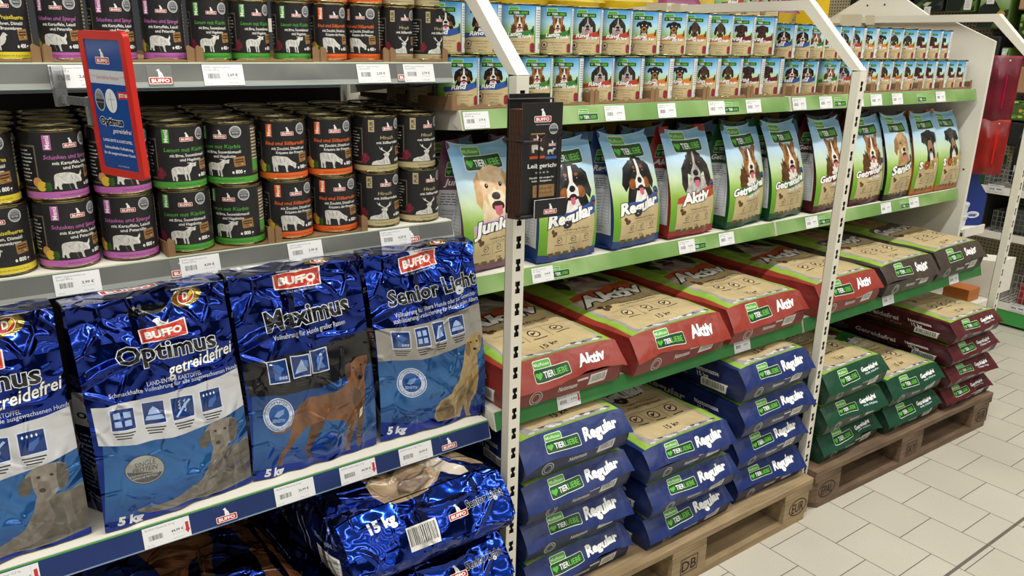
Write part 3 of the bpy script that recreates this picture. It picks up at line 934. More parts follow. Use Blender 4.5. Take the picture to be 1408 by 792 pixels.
def bag_shape(w, h, d, seed, wr=.003, top=.006, power=2.2, bulge=.012, flare=0.0, ears=0.0, lean=0.0):
    """front, back and gusset mapping functions of a block-bottom bag standing at the origin, front towards -y"""
    def D(v):
        t = min(1.0, max(0.0, v / h))
        return max(top, d / 2 * (1 - t ** power) * (0.94 + .12 * sin(pi * min(1, t * 1.6))))
    def nz(x, z, s):
        return wr * (noise.noise(Vector((x * 16, z * 11, seed * 7.3 + s))) + .6 * noise.noise(Vector((x * 34 + z * 14, z * 22, seed * 3.1 + s))))
    rd = random.Random(seed * 17 + 3)
    segs = []
    if wr > .006:
        for i in range(26):
            x0, z0 = rd.choice((.02, .5, .98, rd.random())), rd.choice((1.0, .95, .72, rd.uniform(.3, 1)))
            a = radians(rd.uniform(200, 340)); ln = rd.uniform(.12, .42)
            segs.append((x0 * w, z0 * h, x0 * w + cos(a) * ln * w * 1.2, z0 * h + sin(a) * ln * h, rd.uniform(-1, 1) * .0065, rd.uniform(.006, .014)))
    def crease(x, z):
        q = 0.0
        for x0, z0, x1, z1, am, wd_ in segs:
            dx, dz = x1 - x0, z1 - z0
            t = ((x - x0) * dx + (z - z0) * dz) / (dx * dx + dz * dz)
            tt = min(1, max(0, t))
            dd = hypot(x - x0 - dx * tt, z - z0 - dz * tt)
            if dd < 4 * wd_:
                q += am * math.exp(-dd / wd_) * (1 - .6 * tt)
        return q
    def X(v, u):
        t = v / h
        e = 1 + flare * t * t - .015 * sin(pi * t)
        return (u - w / 2) * e + lean * max(0, t) ** 1.6
    def Z(v, u):
        t = max(0, v / h)
        return v + ears * (abs(2 * u / w - 1) ** 2.2 - .55) * t ** 5 + lean * .35 * (u / w - .5) * t
    def edge(x):   # 0 at the side edges, 1 inside
        return min(1, min(x, w - x) / (.12 * w))
    def front(u, v):
        t = v / h
        b = bulge * sin(pi * min(1, max(0, u / w))) ** .8 * sin(pi * min(1, t * 1.05 + .03)) ** .7
        return Vector((X(v, u), -D(v) - b + (nz(u, v, 0) + crease(u, v)) * edge(u), Z(v, u)))
    def back(u, v):
        b = bulge * .6 * sin(pi * u / w) * sin(pi * v / h)
        return Vector((X(v, w - u), D(v) + b + nz(u, v, 3) * edge(u), Z(v, w - u)))
    def fold(s, v):
        q = D(v)
        f = sqrt(max(0.0, (d / 2 * 1.05) ** 2 - q * q)) * .8
        return f * (1 - abs(2 * s / d - 1))
    def left(s, v):
        q = D(v)
        return Vector((X(v, 0) + fold(s, v) + nz(s, v, 5) * .5 * sin(pi * s / d), q - 2 * q * s / d, Z(v, 0)))
    def right(s, v):
        q = D(v)
        return Vector((X(v, w) - fold(s, v) + nz(s, v, 6) * .5 * sin(pi * s / d), -q + 2 * q * s / d, Z(v, w)))
    return front, back, left, right

PM = {}
def pouch(k, x, y, z, rotz, lean, label, group, w=.206, h=.312, d=.118, seed=1, name='food_pouch'):
    key = (k, seed)
    if key not in PM:
        fr, bk, lf, rt = bag_shape(w, h, d, seed, .0055, power=3.2, bulge=.016, ears=.014, lean=((seed * 37) % 11 - 5) * .0035)
        side = POUCH[k][1]
        sa = pouch_side_art(k, d, h)
        ba = Art(w, h, side); badge_green(ba, .2, .12, .6, small=True); ba.rect(.12, .3, .88, .9, '#d6d8da'); paras(ba, .16, .34, .66, 16, .03, '#5c5f66', 4)
        bt = MB(); bt.add([(-w / 2, -d / 2, .001), (w / 2, -d / 2, .001), (w / 2, d / 2, .001), (-w / 2, d / 2, .001)], [(3, 2, 1, 0)])
        PM[key] = (sheet('pouch_front_' + k, pouch_front_art(k, w, h), fr, .012, M_POUCH), sheet('pouch_back_' + k, ba, bk, .02, M_POUCH),
                   sheet('pouch_left_' + k, sa, lf, d / 6, M_POUCH), sheet('pouch_right_' + k, sa, rt, d / 6, M_POUCH), bt.mesh('pouch_base', mat('film_' + side, side, .4)))
    f, b, l, r, q = PM[key]
    o = link(name, None, None, (x, y, z + d / 2 * sin(abs(lean))), (lean, 0, rotz))
    tag(o, label, 'pet food bag', group)
    link('front_panel', f, o); link('back_panel', b, o); link('side_gusset', l, o); link('side_gusset', r, o); link('bottom_panel', q, o)
    return o
# ------------------------------------------------------------------ foil bags: artwork laid out on the flat front
def P_(H, pts): return [H(x, y) for x, y in pts]
def ptext(A, H, body, x0, y0, x1, y1, hp, col, **kw):
    a, b = H(x0, y0), H(x1, y1)
    xm, ym = (x0 + x1) / 2, (y0 + y1) / 2
    c, d = H(xm, ym - hp / 2), H(xm, ym + hp / 2)
    dx, dy = (b[0] - a[0]) * A.w, (a[1] - b[1]) * A.h
    A.text(body, (a[0] + b[0]) / 2, (a[1] + b[1]) / 2, abs(d[1] - c[1]), col, fit=hypot(dx, dy) / A.w, rot=math.degrees(atan2(dy, dx)), **kw)
def icon(A, H, q, kind):
    """pictogram tile: q = four corners"""
    cx, cy = sum(p[0] for p in q) / 4, sum(p[1] for p in q) / 4
    big = [(cx + (x - cx) * 1.1, cy + (y - cy) * 1.1) for x, y in q]
    A.poly(P_(H, big), '#cfd6e6'); A.poly(P_(H, q), '#17346f')
    g = lambda u, v: H(q[0][0] + (q[1][0] - q[0][0]) * u + (q[3][0] - q[0][0]) * v, q[0][1] + (q[1][1] - q[0][1]) * u + (q[3][1] - q[0][1]) * v)
    L = '#9fb6dd'
    if kind == 'grid':
        for u in (.12, .55):
            for v in (.15, .55):
                A.poly([g(u, v), g(u + .3, v), g(u + .3, v + .28), g(u, v + .28)], L)
    elif kind == 'bowl':
        A.poly([g(.15, .6), g(.85, .6), g(.95, .8), g(.05, .8)], L); A.poly([g(.3, .35), g(.5, .2), g(.7, .35), g(.8, .55), g(.2, .55)], L)
    elif kind == 'wheat':
        for u in (.3, .55):
            for v in (.2, .35, .5, .65):
                A.poly([g(u, v), g(u + .14, v - .1), g(u + .08, v + .08)], L)
        A.poly([g(.12, .85), g(.82, .12), g(.9, .18), g(.2, .9)], L)
    elif kind == 'bird':
        for u in (.12, .3, .48, .66):
            A.poly([g(u, .2), g(u + .05, .12), g(u + .1, .2), g(u + .05, .28)], '#e6ecf6')
        A.poly([g(.3, .8), g(.4, .5), g(.65, .4), g(.8, .3), g(.75, .55), g(.6, .7), g(.5, .85)], '#3c62a4')
    elif kind == 'dog':
        A.poly([g(.2, .3), g(.5, .15), g(.7, .3), g(.85, .4), g(.7, .5), g(.6, .6), g(.62, .9), g(.25, .9), g(.3, .6)], '#3f66a8')
        for u in (.5, .65, .8):
            A.poly([g(u, .75), g(u + .13, .72), g(u + .12, .88), g(u, .88)], L)
    elif kind == 'cone':
        A.poly([g(.1, .85), g(.55, .15), g(.85, .75)], L); A.poly([g(.6, .2), g(.9, .25), g(.88, .6), g(.7, .55)], '#4f74b3')
    else:
        A.poly([g(.2, .85), g(.35, .3), g(.6, .15), g(.75, .4), g(.6, .55), g(.8, .85)], '#4f74b3'); A.poly([g(.25, .9), g(.65, .2), g(.72, .25), g(.35, .95)], L)
    for i in range(3):
        A.poly([g(.02 + .06 * i, 1.14 + .13 * i), g(.95 - .1 * i, 1.14 + .13 * i), g(.95 - .1 * i, 1.2 + .13 * i), g(.02 + .06 * i, 1.2 + .13 * i)], '#20232c')
def ring_seal(A, H, cx, cy, r):
    A.poly(P_(H, [(cx + r * cos(2 * pi * i / 28), cy + r * sin(2 * pi * i / 28)) for i in range(28)]), '#c3cce0')
    A.poly(P_(H, [(cx + r * .93 * cos(2 * pi * i / 28), cy + r * .93 * sin(2 * pi * i / 28)) for i in range(28)]), '#3c5a98')
    A.poly(P_(H, [(cx + r * .88 * cos(2 * pi * i / 28), cy + r * .88 * sin(2 * pi * i / 28)) for i in range(28)]), '#c3cce0')
    A.poly(P_(H, [(cx + r * .64 * cos(2 * pi * i / 28), cy + r * .64 * sin(2 * pi * i / 28)) for i in range(28)]), '#2c5fae', .7)
    for t0, body in ((200, 'BIO-PREMIUM-QUALITY'), (20, 'mit kaltem Bio-Öl')):
        for i, ch in enumerate(body):
            a = radians(t0 + i * 7.6) if t0 > 100 else radians(160 - i * 8.0)
            X, Y = cx + r * .76 * cos(a), cy + r * .76 * sin(a)
            p, q = H(X, Y), H(X, Y + 1)
            A.text(ch, p[0], p[1], abs(H(X, Y + r * .16)[1] - p[1]), '#2b3a66', rot=(-math.degrees(a) - 90) if t0 > 100 else (90 - math.degrees(a)))
    A.poly(P_(H, [(cx - r * .3, cy + r * .1), (cx - r * .1, cy - r * .2), (cx + r * .3, cy - r * .38), (cx + r * .28, cy - r * .1), (cx, cy + r * .15)]), '#7fa3d8', .4)
    ptext(A, H, 'SENSITIV', cx - r * .42, cy + r * .35, cx + r * .42, cy + r * .28, r * .2, '#b8c8e6')
def gold_badge(A, H, cx, cy, rx, ry):
    E = lambda k, k2: P_(H, [(cx + rx * k * cos(2 * pi * i / 24), cy + ry * k2 * sin(2 * pi * i / 24) - .2 * rx * k * cos(2 * pi * i / 24)) for i in range(24)])
    A.poly(E(1, 1), '#a08a3c', .8)
    A.poly(E(.55, .8), '#e9e4d4'); A.poly(E(.5, .74), '#b52a25')
    A.poly(P_(H, [(cx - rx * .48, cy - ry * .1), (cx - rx * .3, cy - ry * .62), (cx + rx * .3, cy - ry * .66), (cx + rx * .1, cy - ry * .2)]), '#161311'); A.poly(P_(H, [(cx + rx * .1, cy + ry * .55), (cx + rx * .46, cy - ry * .3), (cx + rx * .3, cy - ry * .66), (cx, cy + ry * .1)]), '#e2c23a')
    ptext(A, H, 'D', cx - rx * .16, cy, cx + rx * .16, cy - rx * .06, ry * .8, '#f4efe4', bold=.05, out='#2a1a16', ow=.04)
def arched_badge(A, H, q, dog=True):
    cx, cy = sum(p[0] for p in q) / 4, sum(p[1] for p in q) / 4
    h = q[3][1] - q[0][1]
    if dog:
        m = ((q[0][0] + q[1][0]) / 2, (q[0][1] + q[1][1]) / 2)
        D = [(-.55, 0), (-.7, -.35), (-1.0, -.5), (-.9, -.62), (-.55, -.85), (-.3, -.9), (-.15, -.6), (.1, -.5), (.4, -.4), (.7, -.75), (.62, -.3), (.72, .02)]
        A.poly(P_(H, [(m[0] + x * h * .75, m[1] + y * h * .75 + .05 * h) for x, y in D]), '#e3e3e0')
        A.line(P_(H, [(m[0] - .3 * h, m[1] - .5 * h), (m[0] - .1 * h, m[1] - .2 * h), (m[0] + .3 * h, m[1] - .1 * h)]), .003, '#6a6c72')
    A.poly(P_(H, [(cx + (x - cx) * 1.06, cy + (y - cy) * 1.12) for x, y in q]), '#e8e2da')
    A.poly(P_(H, q), '#c23a2c')
    ml, mr = ((q[0][0] + q[3][0]) / 2, (q[0][1] + q[3][1]) / 2), ((q[1][0] + q[2][0]) / 2, (q[1][1] + q[2][1]) / 2)
    ptext(A, H, 'BUFFO', ml[0] + (mr[0] - ml[0]) * .1, ml[1] + (mr[1] - ml[1]) * .1, ml[0] + (mr[0] - ml[0]) * .9, ml[1] + (mr[1] - ml[1]) * .9, h * .55, '#f3eee6', bold=.05)

def optimus_art(w, h):
    A = Art(w, h, grad([(0, '#0c2982'), (.25, '#0e3096'), (.6, '#0f339a'), (1, '#0c2a86')]), 1.0)
    H = homog(((15, 75), (480, 8), (552, 622), (133, 768)))
    A.poly(P_(H, [(110, 488), (200, 480), (350, 450), (480, 400), (560, 360), (560, 600), (430, 655), (250, 705), (130, 735)]), grad([(.5, '#2b5d9c'), (.8, '#3470b4'), (1, '#1b4590')]), .6)
    A.poly(P_(H, [(80, 378), (120, 372), (300, 330), (450, 290), (545, 258), (556, 365), (480, 400), (350, 450), (200, 480), (100, 490)]), '#c6c6c8')
    gold_badge(A, H, 375, 55, 44, 30)
    A.poly(P_(H, [(196, 92), (215, 80), (290, 68), (318, 68), (312, 88), (290, 100), (225, 112), (203, 110)]), '#05070d')
    arched_badge(A, H, [(232, 150), (362, 118), (366, 160), (240, 186)])
    ptext(A, H, 'Optimus', 160, 226, 445, 176, 52, '#101013', bold=.025, out='#d9dce2', ow=.028)
    ptext(A, H, 'getreidefrei', 300, 266, 496, 202, 36, '#e7e7e8', bold=.012, shear=.3, out='#15171c', ow=.04)
    ptext(A, H, 'LAND-ENTE & KARTOFFEL', 240, 303, 400, 273, 13, '#d6dbe6')
    ptext(A, H, 'Schmackhafte Vollnahrung für alle ausgewachsenen Hunde', 132, 342, 512, 262, 13, '#d6dbe6')
    for q, k in ((((130, 384), (198, 372), (204, 430), (137, 442)), 'grid'), (((224, 362), (284, 352), (290, 412), (231, 424)), 'bowl'), (((305, 348), (368, 338), (374, 398), (312, 410)), 'wheat'), (((388, 330), (448, 320), (455, 376), (395, 388)), 'bird')):
        icon(A, H, q, k)
    A.poly(P_(H, [(230 + 60 * cos(2 * pi * i / 28), 557 + 47 * sin(2 * pi * i / 28)) for i in range(28)]), '#3b3f45')
    A.poly(P_(H, [(230 + 57 * cos(2 * pi * i / 28), 557 + 44 * sin(2 * pi * i / 28)) for i in range(28)]), '#9c9c98')
    A.poly(P_(H, [(230 + 53 * cos(radians(10 + 160 * i / 14)), 559 + 40 * sin(radians(10 + 160 * i / 14))) for i in range(15)]), '#4a4c50')
    ptext(A, H, 'SINGLE', 197, 543, 260, 530, 17, '#2a2c30'); ptext(A, H, 'PROTEIN', 194, 562, 266, 548, 17, '#2a2c30')
    ptext(A, H, 'LAND-ENTE ALS ALLEINIGE', 188, 580, 272, 566, 6, '#c8c8c6'); ptext(A, H, 'TIERISCHE PROTEIN', 195, 588, 268, 575, 6, '#c8c8c6')
    g1, g2, g3 = fur('#857d72', '#5c564d', 16, 1, .8), fur('#6c655b', '#48433c', 16, 2, .8), fur('#9a9287', '#6f685e', 16, 3, .8)
    A.poly(P_(H, [(430, 500), (422, 545), (405, 592), (375, 625), (320, 660), (260, 682), (226, 688), (220, 696), (250, 703), (300, 695), (360, 672), (420, 662), (470, 642), (520, 618), (552, 602), (552, 470), (525, 475), (505, 490), (480, 495), (455, 500)]), g1)
    A.poly(P_(H, [(455, 515), (470, 560), (460, 600), (430, 640), (380, 664), (440, 650), (500, 620), (548, 604), (548, 560), (500, 590), (490, 540), (475, 505)]), g2)
    A.poly(P_(H, [(505, 490), (530, 480), (550, 505), (550, 560), (520, 580), (508, 540)]), g2)
    A.poly(P_(H, [(396, 460), (405, 440), (422, 422), (450, 412), (480, 408), (495, 416), (492, 450), (480, 480), (468, 500), (452, 514), (438, 510), (426, 494), (418, 470)]), g3)
    A.poly(P_(H, [(402, 448), (415, 442), (420, 472), (415, 492), (403, 504), (391, 497), (388, 472)]), g2)
    A.poly(P_(H, [(474, 412), (497, 418), (503, 447), (495, 480), (481, 490), (474, 455)]), g2)
    A.poly(P_(H, [(432, 462), (458, 458), (462, 490), (452, 510), (440, 508), (430, 490)]), g1)
    for x, y, r, c in ((433, 448, 5, '#1d1a18'), (463, 443, 5, '#1d1a18'), (442, 484, 8, '#3a332f')):
        A.poly(P_(H, [(x + r * cos(2 * pi * i / 10), y + r * .8 * sin(2 * pi * i / 10)) for i in range(10)]), c)
    ptext(A, H, '5 kg', 168, 728, 240, 714, 28, '#e4e6ea', bold=.05)
    return A
def maximus_art(w, h):
    A = Art(w, h, grad([(0, '#0c2a88'), (.5, '#0f3296'), (.7, '#17409c'), (1, '#0d2c88')]), 1.0)
    H = homog(((12, 92), (512, 50), (545, 650), (115, 775)))
    A.poly(P_(H, [(90, 490), (200, 480), (330, 455), (530, 385), (560, 620), (330, 690), (110, 740)]), grad([(.6, '#244a86'), (.8, '#3668a8'), (1, '#163c84')]), .6)
    A.poly(P_(H, [(60, 388), (120, 378), (300, 335), (540, 278), (545, 380), (330, 455), (200, 482), (80, 492)]), '#1b1b1e', .35)
    arched_badge(A, H, [(192, 90), (363, 67), (368, 124), (206, 140)])
    ptext(A, H, 'seit 1961 ein Familienbetrieb', 222, 152, 356, 132, 9, '#aeb9d4')
    ptext(A, H, 'Maximus', 152, 246, 460, 190, 64, '#101114', bold=.03, out='#d5d9e0', ow=.028)
    ptext(A, H, 'Vollnahrung für Hunde großer Rassen', 178, 300, 442, 250, 17, '#d6dbe6')
    for q, k in ((((150, 380), (216, 368), (222, 434), (157, 446)), 'dog'), (((236, 360), (296, 350), (301, 414), (242, 424)), 'cone'), (((303, 340), (362, 330), (367, 396), (310, 407)), 'leg')):
        icon(A, H, q, k)
    ring_seal(A, H, 188, 548, 56)
    b1, b2, b3 = fur('#83583a', '#5c3c25', 14, 1, .9), fur('#624027', '#3f2a19', 16, 2, .9), fur('#684234', '#402821', 20, 3, .9)
    A.poly(P_(H, [(350, 555), (340, 590), (322, 620), (305, 660), (318, 690), (308, 695), (288, 660), (293, 628), (300, 585), (320, 550)]), b2)
    A.poly(P_(H, [(470, 540), (468, 600), (470, 640), (480, 656), (492, 650), (484, 622), (488, 590), (494, 540)]), b2)
    A.poly(P_(H, [(445, 385), (470, 368), (500, 362), (512, 385), (505, 400), (497, 425), (500, 460), (497, 500), (488, 535), (470, 550), (458, 600), (449, 640), (453, 665), (438, 669), (434, 650), (434, 600), (428, 565), (400, 560), (350, 557), (318, 570), (285, 590), (265, 620), (235, 660), (215, 690), (217, 718), (200, 721), (193, 706), (215, 660), (228, 630), (240, 590), (210, 606), (168, 611), (167, 606), (205, 599), (235, 580), (243, 545), (260, 515), (290, 490), (340, 478), (400, 460), (435, 440), (430, 420), (434, 395)]), b1)
    A.poly(P_(H, [(445, 378), (428, 388), (425, 412), (435, 432), (447, 420), (451, 395)]), b3); A.poly(P_(H, [(500, 362), (516, 362), (513, 384), (502, 392)]), b3)
    A.poly(P_(H, [(462, 402), (490, 396), (493, 425), (479, 441), (465, 428)]), b3)
    A.poly(P_(H, [(455, 455), (480, 470), (488, 520), (470, 545), (450, 500)]), b2)
    A.poly(P_(H, [(478, 530), (488, 520), (484, 545), (474, 556)]), '#d8cbb8')
    for x, y, r, c in ((458, 398, 4, '#120c08'), (488, 390, 4, '#120c08'), (481, 428, 8, '#1d1210')):
        A.poly(P_(H, [(x + r * cos(2 * pi * i / 10), y + r * .8 * sin(2 * pi * i / 10)) for i in range(10)]), c)
    ptext(A, H, '5 kg', 154, 742, 220, 732, 27, '#e4e6ea', bold=.05)
    return A
def senior_art(w, h):
    A = Art(w, h, grad([(0, '#1339a8'), (.3, '#0f3296'), (.6, '#11359a'), (1, '#0d2c88')]), 1.0)
    H = homog(((70, 85), (497, 70), (494, 655), (150, 765)))
    A.poly(P_(H, [(120, 487), (300, 470), (420, 430), (520, 402), (520, 610), (330, 690), (130, 700)]), grad([(.5, '#285894'), (.75, '#3670b0'), (1, '#174088')]), .6)
    A.poly(P_(H, [(110, 378), (300, 350), (520, 288), (520, 402), (420, 430), (300, 470), (120, 490)]), '#97938b', .1)
    arched_badge(A, H, [(217, 108), (357, 86), (363, 143), (227, 166)])
    ptext(A, H, 'seit 1961 ein Familienbetrieb', 238, 176, 358, 152, 8, '#aeb9d4')
    ptext(A, H, 'Senior Light', 166, 262, 490, 200, 56, '#101114', bold=.03, out='#d5d9e0', ow=.026)
    ptext(A, H, 'Vollnahrung für ältere Hunde oder zur Gewichts-', 185, 324, 486, 256, 17, '#d6dbe6')
    ptext(A, H, 'stabilisierung/-reduzierung für Hunde jeden Alters', 178, 346, 492, 276, 17, '#d6dbe6')
    for q, k in ((((168, 384), (226, 380), (229, 434), (172, 440)), 'dog'), (((248, 370), (298, 364), (302, 426), (252, 432)), 'grid'), (((315, 354), (356, 347), (360, 408), (319, 416)), 'cone'), (((377, 340), (428, 330), (432, 386), (382, 397)), 'bowl')):
        icon(A, H, q, k)
    ring_seal(A, H, 236, 557, 50)
    A.poly(P_(H, [(250, 720), (290, 690), (325, 672), (360, 690), (492, 640), (494, 660), (330, 715)]), '#0c2a8c', .9)
    y1, y2 = fur('#b79f74', '#8a7248', 14, 1, .8), fur('#8f774d', '#685433', 16, 2, .8)
    A.poly(P_(H, [(425, 445), (435, 415), (455, 400), (480, 393), (488, 402), (485, 430), (478, 450), (466, 462), (469, 500), (470, 540), (462, 580), (449, 620), (446, 655), (453, 668), (440, 673), (432, 652), (425, 630), (418, 660), (415, 673), (402, 670), (392, 674), (360, 681), (336, 686), (325, 673), (329, 642), (345, 615), (375, 590), (400, 540), (415, 490)]), y1)
    A.poly(P_(H, [(330, 660), (345, 630), (370, 620), (392, 640), (396, 668), (360, 680), (336, 684)]), y2)
    A.poly(P_(H, [(425, 445), (436, 420), (446, 425), (446, 450), (438, 470), (428, 462)]), y2); A.poly(P_(H, [(474, 398), (488, 402), (485, 430), (477, 438)]), y2)
    A.poly(P_(H, [(432, 540), (445, 520), (452, 580), (440, 640), (430, 600)]), y2)
    for x, y, r, c in ((449, 424, 3.5, '#120c08'), (468, 420, 3.5, '#120c08'), (461, 446, 6, '#1d1512')):
        A.poly(P_(H, [(x + r * cos(2 * pi * i / 10), y + r * .8 * sin(2 * pi * i / 10)) for i in range(10)]), c)
    ptext(A, H, '5 kg', 171, 726, 232, 716, 25, '#e4e6ea', bold=.05)
    return A
def foil_side_art(d, h, name, band):
    A = Art(d, h, '#0a1f66', .9)
    A.rect(0, .42, 1, .58, band)
    if band != '#1b1b1e':
        badge_red(A, .5, .46, .6, dog=False)
    A.text(name, .5, .53, .03, '#101114', fit=.85, bold=.04, out='#c9ced8' if band == '#1b1b1e' else None)
    sit_dog(A, .5, .34, .14, '#b9c2d6', '#20335f')
    A.text(name, .5, .2, .03, '#cfd6e2', fit=.8)
    paras(A, .12, .62, .7, 12, .022, '#8ea0c8', 7)
    A.line([(.1, .9), (.5, .935), (.9, .945)], .004, '#8ea0c8'); A.line([(.1, .92), (.5, .955), (.9, .965)], .004, '#8ea0c8')
    return A

FM = {}
def foil_bag(k, x, y, z, rotz, lean, label, w=.276, h=.412, d=.125, seed=1):
    if k not in FM:
        art = {'optimus': optimus_art, 'maximus': maximus_art, 'senior': senior_art}[k](w, h)
        nm, band = {'optimus': ('Optimus', '#c6c6c8'), 'maximus': ('Maximus', '#1b1b1e'), 'senior': ('Senior Light', '#97938b')}[k]
        fr, bk, lf, rt = bag_shape(w, h, d, seed, .0075, .012, 2.6, .02, .0)
        sa = foil_side_art(d, h, nm, band)
        ba = Art(w, h, '#0b2470', 1.0); ba.rect(.1, .35, .9, .9, '#c6c6c8'); paras(ba, .15, .38, .7, 18, .027, '#3a3d46', 2)
        # top seal with carrying slot, folded back
        ta = Art(w, .075, '#0d2a80', 1.0)
        Ht = homog(((0, 0), (100, 0), (100, 40), (0, 40)))
        if k != 'optimus':
            gold_badge(ta, Ht, 70, 22, 11, 12)
            ta.rrect(.36, .25, .60, .62, .17, '#04060c')
        else:
            badge_red(ta, .42, .3, .36, dog=False)
        ta.line([(0, .08), (1, .08)], .02, '#1b3f9c', .9); ta.line([(0, .16), (1, .16)], .02, '#1b3f9c', .9)
        def ts(u, v):
            p = fr(u, h)
            t = v / .075
            return Vector((p.x, p.y + .055 * t + .004 * noise.noise(Vector((u * 20, v * 20, seed))), h + .012 * t - .008 * t * t + .005 * noise.noise(Vector((u * 14, 3, seed + v * 9))) * t))
        FM[k] = (sheet('foil_front_' + k, art, fr, .0065, M_FOIL), sheet('foil_back_' + k, ba, bk, .02, M_FOIL), sheet('foil_left_' + k, sa, lf, d / 10, M_FOIL), sheet('foil_right_' + k, sa, rt, d / 10, M_FOIL), sheet('foil_seal_' + k, ta, ts, .012, M_FOIL, thick=.0025))
    f, b, l, r, t = FM[k]
    o = link('foil_food_bag', None, None, (x, y, z + d / 2 * sin(abs(lean))), (lean, 0, rotz))
    tag(o, label, 'pet food bag')
    for n, me in (('front_panel', f), ('back_panel', b), ('side_gusset', l), ('side_gusset', r), ('top_seal', t)):
        link(n, me, o)
    return o

# ------------------------------------------------------------------ lying sacks
SACK = {  # end colour, dark end, band, name, second line, dog
 'aktiv': ('#9c392c', '#7c2a24', '#b4502c', 'Aktiv', '', 'spaniel'),
 'regular': ('#1b2f6c', '#16224a', '#33559c', 'Regular', '', 'bernese'),
 'huhn': ('#1b4a34', '#113222', '#2f6f33', 'Getreidefrei', 'mit Huhn', 'collie'),
 'truthahn': ('#571a22', '#3b1117', '#7a2630', 'Getreidefrei', 'Truthahn + Pute', 'collie'),
 'senior': ('#453a34', '#2f2824', '#5a4e46', 'Senior', '', 'retriever'),
}
def sack_top_art(k, w, L):
    end, dark, band, name, sub, dog = SACK[k]
    A = Art(w, L, fur('#8fb63f', '#6f9a2c', 7, 4, .8))
    A.poly([(0, 0), (.04, 0), (.05, .5), (.03, 1), (0, 1)], end); A.poly([(1, 0), (.96, 0), (.95, .5), (.97, 1), (1, 1)], end)
    A.poly([(.05, 0), (.2, 0), (.16, 1), (.04, 1)], fur('#a9c75a', '#84ad3a', 8, 5, .8)); A.poly([(.95, 0), (.85, 0), (.87, 1), (.96, 1)], fur('#a9c75a', '#84ad3a', 8, 6, .8))
    dog_head(A, dog, .5, .15, .13, 4)
    A.poly([(.13, .44), (.3, .41), (.5, .41), (.7, .37), (.88, .34), (.88, .5), (.13, .54)], band)
    rd = random.Random(5)
    J = lambda q: rd.uniform(-q, q)
    fr = [(.14, .50)] + [(.13 + J(.008), .53 + .04 * i) for i in range(11)] + [(.17 + .085 * i, .962 + J(.006)) for i in range(9)] + [(.865 + J(.008), .93 - .04 * i) for i in range(11)] + [(.86, .46), (.6, .49), (.4, .48)]
    out = [(.09, .48)] + [(.095 + J(.012), .52 + .04 * i) for i in range(11)] + [(.10, .985), (.3, .992), (.5, .988), (.7, .992), (.905, .985)] + [(.89 + J(.01), .93 - .05 * i) for i in range(9)]
    A.poly(out, fur('#b9b4b0', '#8b8786', 18, 2, .9))
    for i in range(16):
        x = .12 + .048 * i + J(.012); y = .975 + J(.010)
        A.poly([(x, y), (x + .03, y - .008), (x + .075, y - .002), (x + .05, y + .008)], rd.choice(('#55493f', '#8f8780', '#dedad6', '#cfcac6')))
    A.poly(fr, KRAFT)
    A.text(name, .5, .50, .115 if len(name) < 9 else .08, '#f5f5f2', fit=.70, bold=.045, shear=.22, rot=5, out='#262424', ow=.06, jump=.05)
    if sub:
        A.text(sub, .6, .585, .04, '#f5f5f2', fit=.36, bold=.03, shear=.2, rot=3, out='#3a3431', ow=.04)
    for q in ((.22, .63), (.28, .65), (.24, .665)):
        A.circ(q[0], q[1], .02, '#5a3f28', n=12)
    A.text('Vollnahrung für Hunde', .57, .635, .02, '#3a2a1c', fit=.42, bold=.02); A.text('mit viel frischem Fleisch', .57, .67, .02, '#3a2a1c', fit=.4, bold=.02)
    icon_row(A, .2, .82, .775, .035)
    A.text('15 kg', .5, .905, .035, '#3a2a1c', bold=.03)
    return A
def sack_flap_art(k, w, h):
    end, dark, band, name, sub, dog = SACK[k]
    A = Art(w, h, fur(end, tuple(c * .9 for c in srgb(end)), 8, 2, .5))
    badge_green(A, .22, .36, .30)
    if len(name) > 8:
        A.text(name, .72, .45, .22, '#f6f6f3', fit=.27, bold=.045, shear=.2, rot=2, out='#26201f', ow=.03, jump=.06); A.text(sub, .73, .68, .1, '#cfe0e6', fit=.22, bold=.02)
    else:
        A.text(name, .72, .47, .40 if name != 'Regular' else .40, '#f8f8f6', fit=.24 if name != 'Regular' else .32, bold=.05, shear=.15, rot=2, out='#26201f', ow=.02, jump=.06)
    return A
def sack_end_art(k, w, h):
    end, dark, band, name, sub, dog = SACK[k]
    A = Art(w, h, dark)
    A.text('Nettomasse', .5, .5, .3, '#d9d9d6', fit=.17, bold=.02, shear=.15)
    for r, c in ((.42, '#b9b9b4'), (.36, dark), (.28, '#b9b9b4'), (.23, dark)):
        A.circ(.22, .62, r, c)
    A.poly([(.7, .15), (.86, .12), (.85, .75), (.69, .78)], '#cfcfca'); barcode(A, .705, .17, .85, .74, 4)
    A.rect(.58, .22, .68, .34, '#d9d9d6')
    return A
def sack_side_art(k, L, h):
    end, dark, band, name, sub, dog = SACK[k]
    A = Art(L, h, fur(dark, tuple(c * 1.15 for c in srgb(dark)), 9, 3, .6))
    A.text('Nettomasse', .78, .3, .14, '#d9d9d6', fit=.16, bold=.02); A.text('15 kg', .75, .48, .14, '#d9d9d6', fit=.07, bold=.02)
    A.rect(.74, .56, .9, .92, '#d8d8d4'); barcode(A, .745, .58, .895, .9, 6, n=40)
    A.text(name, .48, .38, .24, '#c9bdb6', fit=.3, bold=.03, shear=.2)
    A.text(sub or 'Vollnahrung für Hunde', .5, .66, .13, '#9a8d88', fit=.3)
    paras(A, .1, .3, .18, 5, .1, '#9a9490', 4)
    return A
SM = {}
